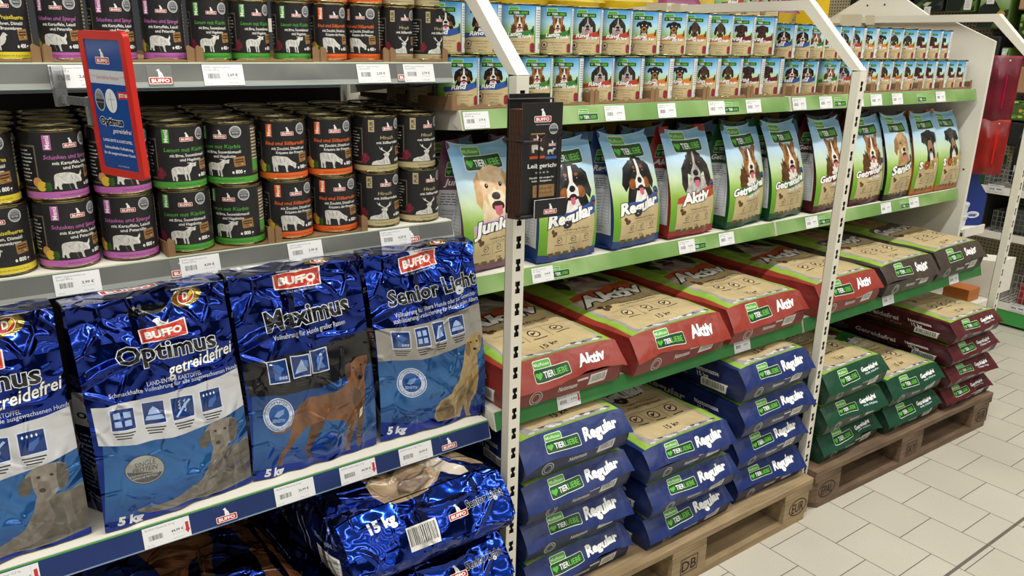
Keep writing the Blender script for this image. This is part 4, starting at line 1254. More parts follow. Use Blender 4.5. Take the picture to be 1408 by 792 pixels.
def sack_meshes(k, w, L, H, seed, foil=False):
    key = (k, w, L, H, seed)
    if key in SM:
        return SM[key]
    m = M_FOILS if foil else M_SACK
    wr = .010 if foil else .0085
    N = lambda a, b, s: wr * (noise.noise(Vector((a * 8, b * 8, seed * 5.7 + s))) + .5 * noise.noise(Vector((a * 24, b * 24, seed * 2.9 + s))))
    yc, zc = (.075, .95) if foil else (.034, .92)
    def ztop(x, y):   # x from -w/2..w/2, y measured from the front corner line
        e = abs(2 * x / w)
        end = min(1, max(0, y / .14))
        return H * (zc + (1 - zc) * sin(end * pi / 2)) - H * (.20 if not foil else .30) * e ** 7 * (.35 + .65 * end) - H * .25 * max(0, (y - (L - .12)) / .12) ** 2
    def top(u, v):
        x = u - w / 2; y = v
        k_ = min(1, min(u, w - u) / .04)
        return Vector((x, yc + y, ztop(x, y) + N(u, v, 0) * k_ * min(1, v / .03)))
    Lt = L - yc
    def prof(t):
        """front profile, t = 0 at the lower edge .. 1 at the upper corner -> (y, z)"""
        t = min(1.0, max(0.0, t))
        if foil:
            a = t * pi / 2
            return (-.004 + yc * (.55 * t + .45 * (1 - cos(a))), H * (.30 + (zc - .30) * (.6 * t + .4 * sin(a))))
        return (-.007 + (yc + .007) * t ** 1.1, H * (.40 + (zc - .40) * t))
    hf = .12 if foil else .075
    def flap(u, v):
        t = min(1.0, max(0.0, v / hf))
        x = u - w / 2
        y, z = prof(t)
        flare = 1 + (.036 if not foil else .0) * (1 - t) ** 1.5
        dz = (ztop(x, 0) - H * zc) * t + (H * .05 * sin(seed * 2.3) * (2 * u / w - 1) * (1 - t) if not foil else 0)
        low = (1 - t) ** 2 * (.010 * noise.noise(Vector((u * 7, seed * 3.7, 1.5))) + .003 * noise.noise(Vector((u * 30, seed * 3.7, 4.5))) - .006 * abs(2 * u / w - 1) ** 6) if not foil else 0
        return Vector((x * flare, y + N(u, v, 7) * .6 * (1 - abs(2 * t - 1)) + low * .8, z + dz + low))
    hb = H * (.30 if foil else .40)
    def endp(u, v):
        t = min(1.0, max(0.0, v / hb))
        x = u - w / 2
        return Vector((x * (.985 + .015 * t), (.022 if foil else .012) - (.02 if foil else .012) * t ** 1.5 - (.012 if foil else .004) * sin(pi * t), v + .0005))
    def side(sg):
        def f(u, v):
            # u: along the bag; art reads from the outside; v: height share
            y = L - u if sg < 0 else u
            t = v / H
            # the front end follows the profile of the face
            yy = endp(0, min(hb, t * hb / .4)).y if t < .4 else prof((t - .4) / .6)[0]
            q = y / L
            Y = yy + (L - yy) * q
            zt = ztop(w / 2, max(0, Y - yc)) if Y > yc else prof(1)[1] + (ztop(w / 2, 0) - H * zc)
            b = (.014 if not foil else .02) * sin(pi * t) * min(1, q * 9) - .006 * (1 - min(1, q * 9)) * sin(pi * t)
            return Vector((sg * (w / 2 + b + N(u, v, 9) * .6 * sin(pi * t) * min(1, q * 6)), Y, .0005 + (zt - .0005) * t))
        return f
    def backp(u, v):
        x = w / 2 - u
        t = v / H
        return Vector((x, L + .02 * sin(pi * t), t * ztop(x, Lt)))
    if foil:
        arts = foil_sack_arts(k, w, Lt, hf, hb, L, H)
    else:
        arts = (sack_top_art(k, w, Lt), sack_flap_art(k, w, hf), sack_end_art(k, w, hb), sack_side_art(k, L, H))
    col = srgb('#0b2470') if foil else srgb(SACK[k][1])
    st = .02 if not foil else .013
    bt = MB(); bt.add([(-w / 2, .02, .001), (w / 2, .02, .001), (w / 2, L, .001), (-w / 2, L, .001)], [(3, 2, 1, 0)])
    SM[key] = (('top_panel', sheet('sack_top_' + k, arts[0], top, st, m)), ('end_flap', sheet('sack_flap_' + k, arts[1], flap, st * .8, m)),
               ('end_panel', sheet('sack_end_' + k, arts[2], endp, st, m)), ('side_gusset', sheet('sack_left_' + k, arts[3], side(-1), .03, m, stepy=H / 6)),
               ('side_gusset', sheet('sack_right_' + k, arts[3], side(1), .03, m, stepy=H / 6)), ('back_panel', sheet('sack_back_' + k, Art(w, H, col, 1.0 if foil else 0), backp, .05, m)),
               ('bottom_panel', bt.mesh('sack_base', mat('sackfilm' + k, col, .5))))
    return SM[key]
def sack(k, x, y, z, rotz, label, group, w=.365, L=.56, H=.113, seed=1, foil=False):
    o = link('foil_food_sack' if foil else 'pet_food_sack', None, None, (x, y, z), (0, 0, rotz))
    tag(o, label, 'pet food sack', group)
    for n, me in sack_meshes(k, w, L, H, seed, foil):
        link(n, me, o)
    return o

def foil_sack_arts(k, w, Lt, hf, hb, L, H):
    T = Art(w, Lt, '#0f3090', 1.0)
    F = Art(w, hf, '#1138a4', 1.0)
    E = Art(w, hb, '#0c2a80', 1.0)
    S = Art(L, H, '#081a55', .7)
    if k == 'senior':
        c1, c2, c3 = fur('#b59d7c', '#85705a', 12, 1, .8), fur('#8a745c', '#655545', 14, 2, .8), fur('#d6cbbb', '#a89a88', 14, 3, .8)
        S_ = lambda pts: [(x, 1 - (1 - y) * .30) for x, y in pts]
        T.poly(S_([(.30, -.6), (.7, -.6), (.75, .5), (.6, .58), (.4, .6), (.28, .4)]), c1)
        T.poly(S_([(.28, 1), (.26, .8), (.28, .5), (.38, .2), (.6, .1), (.72, .2), (.74, .5), (.70, .75), (.62, .93), (.55, 1)]), c1)
        T.poly(S_([(.38, .95), (.42, .72), (.52, .6), (.62, .66), (.60, .86), (.5, .98)]), c2)
        T.poly(S_([(.56, .25), (.68, .25), (.73, .5), (.76, .72), (.82, .86), (.82, .97), (.76, .98), (.71, .9), (.64, .6)]), c3)
        T.poly(S_([(.68, .1), (.80, .1), (.85, .45), (.90, .66), (.97, .76), (.96, .84), (.88, .84), (.80, .66), (.74, .4)]), c1)
        F.poly([(.30, 0), (.55, 0), (.5, .05), (.4, .08), (.33, .05)], c1)
        F.text('15 kg', .22, .30, .19, '#e6e8ec', fit=.15, bold=.05, rot=5)
        barcode(F, .33, .52, .51, .92, 6)
        badge_red(F, .645, .62, .12, red='#b8392e')
        F.text('Senior Light', .83, .50, .15, '#0d0e12', fit=.25, bold=.03, rot=2, out='#c6ccd6', ow=.025)
        S.text('Nettomasse', .86, .3, .08, '#8ea0c8', fit=.12)
        S.rect(.80, .45, .94, .92, '#c8c9c8'); barcode(S, .805, .47, .935, .9, 5, vertical=True)
        paras(S, .3, .2, .3, 10, .06, '#9aa6c6', 5)
        S.line([(.66, .2), (.7, .5), (.69, .85)], .02, '#b3bccf'); S.line([(.7, .2), (.74, .5), (.73, .85)], .02, '#b3bccf')
    else:
        b1, b2 = fur('#7d5034', '#553420', 14, 1, .9), fur('#5c3a24', '#3c2416', 16, 2, .9)
        T.poly([(.30, .5), (.28, .3), (.5, .2), (.8, .1), (1, .1), (1, .4), (.95, .5), (.85, .55), (.72, .5), (.6, .5)], b1)
        T.poly([(.62, .45), (.70, .45), (.68, .6), (.62, .72), (.58, .9), (.52, .95), (.55, .75)], b2)
        T.poly([(.30, .45), (.40, .40), (.62, .42), (.66, .55), (.60, .62), (.52, .68), (.47, .80), (.45, 1.0), (.38, 1.0), (.40, .8), (.36, .62)], b1)
        T.poly([(.80, .5), (.88, .5), (.90, .7), (.87, .85), (.89, .97), (.86, 1.0), (.80, .98), (.82, .85), (.82, .65)], b2)
        T.poly([(.93, .4), (1.0, .35), (1.0, .55), (.96, .7), (.97, .88), (1.0, .97), (.96, 1.0), (.92, .97), (.92, .75)], b1)
        T.ell(.905, .47, .02, .03, '#cfc3b2')
        T.circ(.14, .2, .1, '#5f6f96'); T.circ(.14, .2, .088, '#0d2c8a', 1.0); T.circ(.14, .2, .075, '#5f6f96'); T.circ(.14, .2, .06, '#0d2c8a', 1.0)
        F.text('15 kg', .2, .3, .17, '#e6e8ec', fit=.13, bold=.05); badge_red(F, .55, .6, .13)
        F.text('Maximus', .78, .52, .13, '#0d0e12', fit=.22, bold=.04, out='#c6ccd6', ow=.03)
        paras(S, .3, .2, .3, 10, .06, '#9aa6c6', 5)
    return T, F, E, S
# ================================================================== THE PLACE
W = 1.2259            # width of one shelving bay; the white arches stand at x = 0, W and 2W

# ------------------------------------------------------------------ floor, ceiling
def floor_mat():
    m = bpy.data.materials.new('floor_tiles')
    m.use_nodes = True
    nt = m.node_tree
    b = nt.nodes['Principled BSDF']
    tc = nt.nodes.new('ShaderNodeTexCoord')
    sp = nt.nodes.new('ShaderNodeSeparateXYZ')
    cb = nt.nodes.new('ShaderNodeCombineXYZ')
    nt.links.new(tc.outputs['Object'], sp.inputs[0])
    ax = nt.nodes.new('ShaderNodeMath'); ax.operation = 'ADD'; ax.inputs[1].default_value = -1.145 + 20 * .1975
    ay = nt.nodes.new('ShaderNodeMath'); ay.operation = 'ADD'; ay.inputs[1].default_value = .087 + 20 * .203
    nt.links.new(sp.outputs[0], ax.inputs[0]); nt.links.new(sp.outputs[1], ay.inputs[0])
    nt.links.new(ay.outputs[0], cb.inputs[0]); nt.links.new(ax.outputs[0], cb.inputs[1])
    br = nt.nodes.new('ShaderNodeTexBrick')
    br.offset = 0.5; br.offset_frequency = 2
    br.inputs['Scale'].default_value = 1.0
    br.inputs['Brick Width'].default_value = .203
    br.inputs['Row Height'].default_value = .1975
    br.inputs['Mortar Size'].default_value = .0016
    br.inputs['Mortar Smooth'].default_value = .3
    br.inputs['Bias'].default_value = 0
    br.inputs['Color1'].default_value = lin('#c9c3b4') + (1,)
    br.inputs['Color2'].default_value = lin('#c3bdad') + (1,)
    br.inputs['Mortar'].default_value = lin('#554d42') + (1,)
    nt.links.new(cb.outputs[0], br.inputs['Vector'])
    nz = nt.nodes.new('ShaderNodeTexNoise'); nz.inputs['Scale'].default_value = 260; nz.inputs['Detail'].default_value = 3
    nt.links.new(tc.outputs['Object'], nz.inputs['Vector'])
    n2 = nt.nodes.new('ShaderNodeTexNoise'); n2.inputs['Scale'].default_value = 2.2; n2.inputs['Detail'].default_value = 5
    nt.links.new(tc.outputs['Object'], n2.inputs['Vector'])
    mp = nt.nodes.new('ShaderNodeMapRange'); mp.inputs['From Min'].default_value = .3; mp.inputs['From Max'].default_value = .7; mp.inputs['To Min'].default_value = .90; mp.inputs['To Max'].default_value = 1.05
    nt.links.new(nz.outputs['Fac'], mp.inputs['Value'])
    m2 = nt.nodes.new('ShaderNodeMapRange'); m2.inputs['From Min'].default_value = .3; m2.inputs['From Max'].default_value = .7; m2.inputs['To Min'].default_value = .93; m2.inputs['To Max'].default_value = 1.04
    nt.links.new(n2.outputs['Fac'], m2.inputs['Value'])
    mu = nt.nodes.new('ShaderNodeMath'); mu.operation = 'MULTIPLY'
    nt.links.new(mp.outputs[0], mu.inputs[0]); nt.links.new(m2.outputs[0], mu.inputs[1])
    mx = nt.nodes.new('ShaderNodeVectorMath'); mx.operation = 'SCALE'
    nt.links.new(br.outputs['Color'], mx.inputs[0]); nt.links.new(mu.outputs[0], mx.inputs['Scale'])
    nt.links.new(mx.outputs[0], b.inputs['Base Color'])
    b.inputs['Roughness'].default_value = .42
    return m
mb = MB(); mb.box(-5, -12, -.05, 9, 7, 0)
tag(link('floor', mb.mesh('floor', floor_mat())), kind='structure')
mb = MB(); mb.box(-5, -12, 3.3, 9, 7, 3.35)
tag(link('ceiling', mb.mesh('ceiling', mat('ceiling_board', '#cfccc4', .8))), kind='structure')
mb = MB(); mb.box(-5, -.478, -.01, 9, -.468, .0006)
tag(link('trim_1', mb.mesh('floor_strip', mat('metal_strip', '#8f8b84', .35, .7))), kind='structure')

# ------------------------------------------------------------------ white arched frames
def arched_frame(x, label):
    o = thing('arched_display_frame', label, 'display frame', (x, 0, 0), 0, 'white arched frames in front of the shelves')
    top, d, hw, sw = 1.432, .0275, .0155, .0065
    m = MB()
    m.box(-hw, .0015, 0, -hw + .0015, d, top); m.box(hw - .0015, .0015, 0, hw, d, top); m.box(-hw, d - .0015, 0, hw, d, top)
    m.box(-hw, 0, 0, -sw, .0015, top); m.box(sw, 0, 0, hw, .0015, top)
    z = 0.0
    k = -20
    while True:
        zb = 1.0243 + .05 * k
        k += 1
        if zb < .02:
            continue
        if zb > top - .03:
            break
        m.box(-sw, 0, z, sw, .0015, zb)
        # notched slot edge
        m.box(-sw, 0, zb + .0115, -sw + .003, .0015, zb + .0165); m.box(sw - .003, 0, zb + .0115, sw, .0015, zb + .0165)
        z = zb + .028
    m.box(-sw, 0, z, sw, .0015, top)
    m.box(-hw, 0, top - .001, hw, d, top)
    link('slotted_post', m.mesh('slotted_post', M_CREAM), o)
    m = MB(); m.box(-hw + .002, .006, .002, hw - .002, d - .002, top - .004)  # black core added inside the post so its slots look shaded
    link('slot_shade_core', m.mesh('slot_shade_core', M_BLACK), o)
    m = MB(); m.prism([(0, top), (d, top - .004), (.212, 1.597), (.197, 1.626)], -hw, hw)
    link('diagonal_arm', m.mesh('diagonal_arm', M_CREAM), o)
    m = MB(); m.prism([(.197, 1.626), (.212, 1.597), (.95, 1.588), (.95, 1.614)], -hw, hw)
    link('top_beam', m.mesh('top_beam', M_CREAM), o)
    m = MB(); m.box(-.019, .70, 1.583, .019, .74, 1.622); m.box(-.021, .76, 1.578, .021, .86, 1.626)
    link('beam_clip', m.mesh('beam_clip', mat('beige_clip', '#d3cbb2', .4)), o)
    m = MB(); m.box(-.012, .7415, 1.586, .012, .7475, 1.62)
    link('clip_slot', m.mesh('clip_slot', M_BLACK), o)
    return o
arched_frame(0, 'white slotted arch frame with a black leaflet holder hung on it')
arched_frame(W, 'white slotted arch frame between the two pallets of sacks')
arched_frame(2 * W, 'white slotted arch frame at the far end beyond the maroon sacks')

def rear_post(x, label):
    o = tag(link('rear_post', None, None, (x, 0, 0)), label, 'post', 'rear shelf uprights')
    m = MB(); m.box(-.02, .765, 0, .02, .80, 1.57)
    link('upright', m.mesh('rear_upright', M_CREAM), o)
for x, l in ((-W, 'cream upright at the back of the dark tin shelves'), (0, 'cream upright behind the first arch frame'), (W, 'cream upright behind the second arch frame'), (2 * W, 'cream upright behind the far arch frame')):
    rear_post(x, l)
for i, (x0, x1, l) in enumerate(((-W + .03, -.03, 'back board toned for shade behind the dark tins'), (.03, W - .03, 'back board toned for shade behind the middle green shelf bay'), (W + .03, 2 * W - .03, 'back board toned for shade behind the far green shelf bay'))):
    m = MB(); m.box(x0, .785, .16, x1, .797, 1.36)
    tag(link('back_board', m.mesh('back_board', mat('back_board%d' % i, ('#2b2723', '#6a6050', '#8d836e')[i], .7))), l, 'back board')  # deep-shelf shade is put into the board colours, darkest in the left bay

# ------------------------------------------------------------------ shelves
GREEN = fur('#8fc458', '#6aa63e', 8, 3, 1.0)
def green_rail(w, plain=False):
    A = Art(w, .043, fur('#468c4c', '#387a40', 3, 3, .6, 6) if plain else None or '#7fb850')
    if not plain:
        A.bg = fur('#98b678', '#6b934c', 1.2, w, 1.1, 6)
    return A
def steel_rail(w):
    A = Art(w, .043, fur('#75766f', '#4f5251', 2, 3, .8, 3))
    A.rect(0, 0, 1, .06, '#b9c4a8'); A.rect(0, .93, 1, 1, '#8fa09a')
    A.rect(0, .78, 1, .93, fur('#a9aaa6', '#86877f', 2, 3, .8, 3))
    return A
def navy_rail(w):
    A = Art(w, .043, fur('#22366e', '#1a2b5a', 2, 5, .6, 4))
    A.rect(0, 0, 1, .07, '#4a9a3c'); A.rect(0, .94, 1, 1, '#7d93b0')
    return A
TILT = .012
def shelf(x0, x1, y, z, kind, label, logos=()):
    o = thing('display_shelf', label, 'shelf', (x0, y, z))
    w = x1 - x0
    hh = .043
    m = MB(); m.box(.004, .004, -.03, w - .004, .755 - y, 0)
    link('board', m.mesh('shelf_board', M_WHITE if kind != 'steel' else M_WHITE), o)
    art = {'green': lambda: green_rail(w), 'plain': lambda: green_rail(w, True), 'steel': lambda: steel_rail(w), 'navy': lambda: navy_rail(w)}[kind]()
    fn = lambda u, v: Vector((u, -TILT * (1 - v / hh), v - hh + .001))
    rail = link('price_rail', sheet('rail_' + kind + label[:8], art, fn, .03, M_RAIL, thick=.004, stepy=hh), o)
    if kind == 'navy':
        rail.data.materials[0] = M_RAIL
    for xa, xb in ((-.002, .0035), (w - .0035, w + .002)):
        m = MB(); m.prism([(-TILT, -hh), (.004, 0), (.03, 0), (.03, -.03), (.004, -hh)], xa, xb)
        link('rail_end_cap', m.mesh('rail_end_cap', M_CREAM), o)
    for sx in (.0065, w - .0065):
        m = MB(); m.prism([(.012, -.004), (.012, -.045), (.12, -.055), (.755 - y, -.10), (.755 - y, -.004)], sx - .0015, sx + .0015)
        link('bracket', m.mesh('shelf_bracket', M_CREAM), o)
    for lx, lw in logos:
        if kind in ('green', 'plain'):
            A = Art(.068, .03, '#86ad62'); badge_green(A, .02, .42, .96, small=False, hk=.26)
        else:
            A = Art(.042, .036, '#6b6d69' if kind == 'steel' else '#1e3064'); badge_red(A, .5, .74, .94)
        gl = link('rail_logo', sheet('rail_logo_' + kind, A, lambda u, v: Vector((u - A.w / 2, -.0009 - TILT * (1 - (v + (hh - A.h) / 2) / hh), v + (hh - A.h) / 2 - hh)), .02, M_RAIL, thick=.0006), rail)
        gl.location = (lx - x0, -.0003, 0)
    return o
Z1, Z2, Z3, K1, K2, K3 = 1.342, .943, .652, 1.446, 1.088, .634
shelf(.006, W - .005, .236, Z1, 'green', 'upper green-railed shelf carrying blue-green tins, nearer bay', ((.384, 1), (.944, 1)))
shelf(W + .005, 2 * W, .236, Z1, 'green', 'upper green-railed shelf carrying blue-green tins, far bay', ((1.498, 1), (2.024, 1)))
shelf(.006, W - .005, .234, Z2, 'green', 'middle green-railed shelf of standing bags, nearer bay', ((.31, 1), (.85, 1)))
shelf(W + .005, 2 * W, .234, Z2, 'green', 'middle green-railed shelf of standing bags, far bay', ((1.50, 1), (2.03, 1)))
shelf(.006, W - .005, .088, Z3, 'plain', 'lower plain green-railed shelf holding the red sacks')
shelf(W + .005, 2 * W, .088, Z3, 'plain', 'lower plain green-railed shelf below the brown sacks')
shelf(-W - .1, -.006, .258, K1, 'steel', 'top grey-railed shelf of small dark tins', ((-.625, 1), (-.125, 1)))
shelf(-W - .1, -.006, .256, K2, 'steel', 'second grey-railed shelf of stacked large dark tins', ((-.622, 1), (-.118, 1)))
shelf(-W - .1, -.006, .096, K3, 'navy', 'navy-railed shelf under the standing blue foil bags', ((-.627, 1), (-.119, 1)))

# price labels in the rails
def price_label(x, y, z, seed, text, price, label, arrow=False, w=.075):
    A = Art(w, .037, '#e6e6e6'); A.edge = (.9, .9, .9)
    a, b = text
    A.text(a, .06, .13, .085, '#6d6e72', al='l', fit=.62); A.text(b, .06, .25, .085, '#6d6e72', al='l', fit=.34)
    barcode(A, .1, .40, .42, .74, seed, '#e6e6e6', 18)
    A.text(price, .72, .50, .13, '#2c2c30', fit=.26, bold=.02)
    A.text('1 kg = 4,98 EUR', .72, .67, .05, '#8d8e92', fit=.28); A.text('001182', .06, .9, .06, '#8d8e92', al='l', fit=.14); A.text('18.02.2025', .72, .88, .06, '#8d8e92', fit=.22)
    if arrow:
        A.rect(.86, 0, .865, 1, '#b9b9bc'); A.poly([(.90, .25), (.97, .25), (.97, .6), (.995, .6), (.935, .82), (.875, .6), (.90, .6)], '#c02f38')
    hh = .043
    o = link('price_label', sheet('price_label%d%s' % (seed, a[:5]), A, lambda u, v: Vector((u - w / 2, -TILT * (1 - (v + .003) / hh), v + .003 - hh)), .04, M_PRINT, thick=.0008, smooth=False), None, (x, y - .002, z))
    return tag(o, label, 'price label')
n = 0
T1 = ('TIERLIEBE Hund Dose', '800 g')
for x, pr, l in ((.044, '3,79 €', 'white price label at the left end of the upper green rail'), (.476, '2,79 €', 'white price label on the upper green rail right of the leaflet holder'), (.67, '2,79 €', 'white price label on the upper green rail, second right of the leaflet holder'), (.876, '2,79 €', 'white price label on the upper green rail, third right of the leaflet holder'), (1.044, '2,79 €', 'white price label on the upper green rail, last before the rail joint'), (1.272, '2,79 €', 'white price label on the upper green rail, first after the rail joint'), (1.416, '2,79 €', 'white price label on the upper green rail, second after the rail joint'), (1.6, '2,79 €', 'white price label half hidden by the second arch, upper green rail'), (1.717, '2,79 €', 'white price label on the upper green rail just right of the second arch'), (1.855, '2,79 €', 'white price label on the upper green rail, second right of the second arch'), (2.163, '2,79 €', 'white price label nearest the far end of the upper green rail')):
    n += 1; price_label(x, .236, Z1, n, T1, pr, l, w=.07)
T2 = ('TIERLIEBE Trockenfutter', '3 kg')
for x, pr, l in ((.253, '9,49 €', 'white price label on the middle green rail below the first standing bag'), (.799, '9,49 €', 'white price label on the middle green rail below the bag with red lettering band'), (.98, '9,99 €', 'white price label on the middle green rail below the first dark green bag'), (1.425, '9,99 €', 'white price label on the middle green rail just left of the second arch'), (1.895, '9,99 €', 'white price label on the middle green rail right of the second arch'), (2.097, '9,99 €', 'white price label on the middle green rail farthest from the camera')):
    n += 1; price_label(x, .234, Z2, n, T2, pr, l, w=.07)
for x, pr, ar, l in ((.233, '31,99 €', True, 'white price label with a red mark on the lower plain green rail'), (.918, '29,99 €', False, 'white price label on the lower plain green rail near the blue sacks'), (1.738, '34,99 €', False, 'white price label on the lower plain green rail right of the second arch'), (2.22, '34,99 €', False, 'white price label at the far end of the lower plain green rail')):
    n += 1; price_label(x, .088, Z3, n, ('TIERLIEBE 15 kg', 'Sack'), pr, l, ar)
for x, a, b, pr, l in ((-.762, 'BUFFO Leibgericht Schinken', 'Spargel 400 g', '2,69 €', 'white price label on the top grey rail left of the red sign'), (-.512, 'BUFFO Leibgericht Lamm mit', 'Kürbis 400 g', '2,69 €', 'white price label on the top grey rail under the green-striped tins'), (-.201, 'BUFFO Leibgericht Rind', 'Süßkartoffeln 400 g', '2,59 €', 'white price label on the top grey rail under the orange-striped tins'), (-.092, 'BUFFO Leibgericht Hirsch mit', 'Süßkartoffeln 400 g', '2,79 €', 'white price label on the top grey rail nearest the arch frame')):
    n += 1; price_label(x, .258, K1, n, (a, b), pr, l)
for x, a, b, pr, l in ((-.802, 'BUFFO Leibgericht Schinken und', 'Spargel 800 g', '3,99 €', 'white price label on the second grey rail under the pink-striped tins'), (-.587, 'BUFFO Leibgericht Lamm mit', 'Kürbis 800 g', '4,09 €', 'white price label on the second grey rail under the green-striped tins'), (-.372, 'BUFFO Leibgericht Rind mit', 'Süßkartoffeln 800 g', '3,99 €', 'white price label on the second grey rail under the orange-striped tins'), (-.159, 'BUFFO Leibgericht Hirsch mit', 'Süßkartoffeln 800 g', '4,29 €', 'white price label on the second grey rail under the beige-striped tins')):
    n += 1; price_label(x, .256, K2, n, (a, b), pr, l)
for x, a, pr, ar, l in ((-.985, 'BUFFO Optimus 12,5 kg', '46,99 €', True, 'white price label with red arrow at the left end of the navy rail'), (-.736, 'BUFFO Maximus 15 kg', '44,99 €', True, 'white price label with red arrow left of the navy rail logo'), (-.488, 'BUFFO Maximus 5 kg', '20,99 €', False, 'white price label on the navy rail under the bag with the brown dog'), (-.347, 'BUFFO Senior Light 15 kg', '44,99 €', True, 'white price label with red arrow in the middle of the navy rail'), (-.206, 'BUFFO Senior Light 5 kg', '20,99 €', False, 'white price label on the navy rail under the bag with the pale dog')):
    n += 1; price_label(x, .096, K3, n, (a, ''), pr, l, ar, w=.083)

# ------------------------------------------------------------------ dark tins, left bay
ORD = ['first', 'second', 'third', 'fourth', 'fifth', 'sixth', 'seventh', 'eighth', 'ninth', 'tenth', 'eleventh', 'twelfth', 'thirteenth', 'fourteenth', 'fifteenth', 'sixteenth']
def turned(x, y, deg):
    """turns a tin so that its badge shows deg degrees right of its middle as seen from the aisle"""
    return radians(deg - 5) - atan2(x + 1.01, y + 1.32)
def aim(x, y, k):
    """how far a tin at (x, y) is turned towards the aisle's near end"""
    return -k * atan2(x + 1.0, y + 1.32)
PIC = {'yellow': 'hen', 'pink': 'pig', 'green': 'lamb', 'orange': 'cow', 'beige': 'stag'}
rnd = random.Random(11)
row = [('yellow', -.846), ('pink', -.762), ('pink', -.682), ('pink', -.597), ('green', -.514), ('green', -.436), ('green', -.352), ('orange', -.272), ('orange', -.193), ('beige', -.112), ('beige', -.034)]
cnt = {}
tot = {}
for f, x in row: tot[f] = tot.get(f, 0) + 1
def which(f, cn, of):
    if of == 1: return 'the only one'
    if of == 2: return 'left of its pair' if cn == 0 else 'right of its pair'
    return ('leftmost of three', 'middle of three', 'rightmost of three')[cn] if of == 3 else ORD[cn]
for (f, x), tw in zip(row, (0, -9, 15, 0, 11, 26, 19, 22, -6, 33, 44)):
    c = cnt.get(f, 0); cnt[f] = c + 1
    tin(f, '400', x, .312 + rnd.uniform(-.004, .004), K1 + .0025, turned(x, .31, tw), 'small %s-striped dark tin with white %s, top shelf, %s' % (f, PIC[f], which(f, c, tot[f])), 'small dark tins on the top shelf')
for i, (f, x) in enumerate((('green', -.43), ('orange', -.345), ('orange', -.264), ('orange', -.184), ('beige', -.105), ('beige', -.028))):
    tin(f, '400', x, .318, K1 + .0025 + .113, aim(x, .31, .35) + rnd.uniform(-.3, .2), 'small %s-striped tin in the cut-off layer along the top edge, %s from its left' % (f, ORD[i]), 'upper layer of small dark tins')
tray_n = 0
def tray(x0, x1, y0, y1, z, label, front=.012, tabs=True, white=False, seed=1, tab_h=.036):
    rd = random.Random(seed)
    m = MB()
    m.box(x0, y0, z, x1, y1, z + .0018)
    n_ = max(6, int((x1 - x0) / .012))
    pts = [(x0, z + .0018)] + [(x0 + (x1 - x0) * i / n_, z + front * rd.uniform(.35, 1.0)) for i in range(n_ + 1)] + [(x1, z + .0018)]
    m.prism(pts, y0 - .002, y0, 'y')
    if tabs:
        for xa, xb in ((x0, x0 + .013), (x1 - .013, x1)):
            m.prism([(xa, z), (xa, z + tab_h), (xa + .004, z + tab_h * 1.1), (xb, z + tab_h * .9), (xb, z)], y0 - .0035, y0 - .0015, 'y')
    for xa in (x0 - .0018, x1):
        m.prism([(y0 - .002, z), (y0 - .002, z + tab_h * .9), (y0 + .03, z + tab_h * .8), (y1, z + front), (y1, z)], xa, xa + .0018)
    o = link('cardboard_tray', m.mesh('cardboard_tray', M_CARDW if white else M_CARD))
    return tag(o, label, 'tray', 'torn cardboard trays under the tins')
for x0, x1, s, l in ((-.893, -.806, 1, 'torn cardboard tray under the yellow-striped small tin'), (-.801, -.557, 2, 'torn cardboard tray under the three pink-striped small tins'), (-.553, -.313, 3, 'torn cardboard tray under the three green-striped small tins'), (-.309, -.155, 4, 'torn cardboard tray under the two orange-striped small tins'), (-.151, -.008, 5, 'torn cardboard tray under the two beige-striped small tins')):
    tray(x0, x1, .272, .72, K1, l, .009, True, False, s, .028)

row = [('yellow', -.905), ('pink', -.800), ('pink', -.692), ('green', -.588), ('green', -.484), ('orange', -.378), ('orange', -.275), ('beige', -.168), ('beige', -.064)]
for lay, nm in ((0, 'lower'), (1, 'upper')):
    cnt = {}
    for (f, x), tw in zip(row, ((-2, 26, 3, 3, -20, 21, 16, 24, 40), (-4, 34, 30, 23, -21, 14, 18, 35, 42))[lay]):
        c = cnt.get(f, 0); cnt[f] = c + 1
        dx = rnd.uniform(-.002, .002) + (-.004 if lay else 0)
        tin(f, '800', x + dx, .316 + rnd.uniform(-.003, .003), K2 + .0022 + lay * .1228, turned(x, .316, tw), 'large %s-striped dark tin with white %s, %s layer%s' % (f, PIC[f], nm, '' if f == 'yellow' else ', ' + which(f, c, 2)), 'large dark tins on the second shelf')
for r_ in (1, 2, 3):
    for lay in (0, 1):
        for f, x in row:
            tin(f, '800', x + .01 * r_, .316 + .104 * r_, K2 + .0022 + lay * .1228, rnd.uniform(-1, 1), 'large dark tin standing in shadow behind the front row of the second shelf', 'shadowed rear rows of large dark tins')
for x0, x1, s, l in ((-.641, -.433, 7, 'cardboard tray under the green-striped large tins'), (-.430, -.223, 8, 'cardboard tray under the orange-striped large tins')):
    tray(x0, x1, .262, .74, K2, l, .006, True, False, s, .034)

# ------------------------------------------------------------------ blue and green tins, right bays
BAND = {'blue': 'blue band, black-and-white dog', 'green': 'green band, collie', 'red': 'red band, dark spaniel', 'orange': 'orange band, black dog', 'rust': 'rust band, brown hound', 'wine': 'wine band, chocolate dog'}
def lrow(cells, size, y, z, where, k, group):
    seen = {}
    of = {}
    for f, x in cells: of[f] = of.get(f, 0) + 1
    for f, x in cells:
        c = seen.get(f, 0); seen[f] = c + 1
        r = tin(f, size, x, y + rnd.uniform(-.003, .003), z, turned(x, y, rnd.uniform(-8, 12)), 'sky-blue tin, %s, %s%s' % (BAND[f], where, '' if of[f] == 1 else ', ' + (which(f, c, of[f]) if of[f] < 4 else ORD[c] + ' such from left')), group)
low2 = [('blue', .042), ('blue', .142), ('green', .262), ('green', .365), ('red', .472), ('red', .580), ('orange', .692), ('orange', .794), ('rust', .894), ('rust', .995), ('wine', 1.096), ('wine', 1.194)]
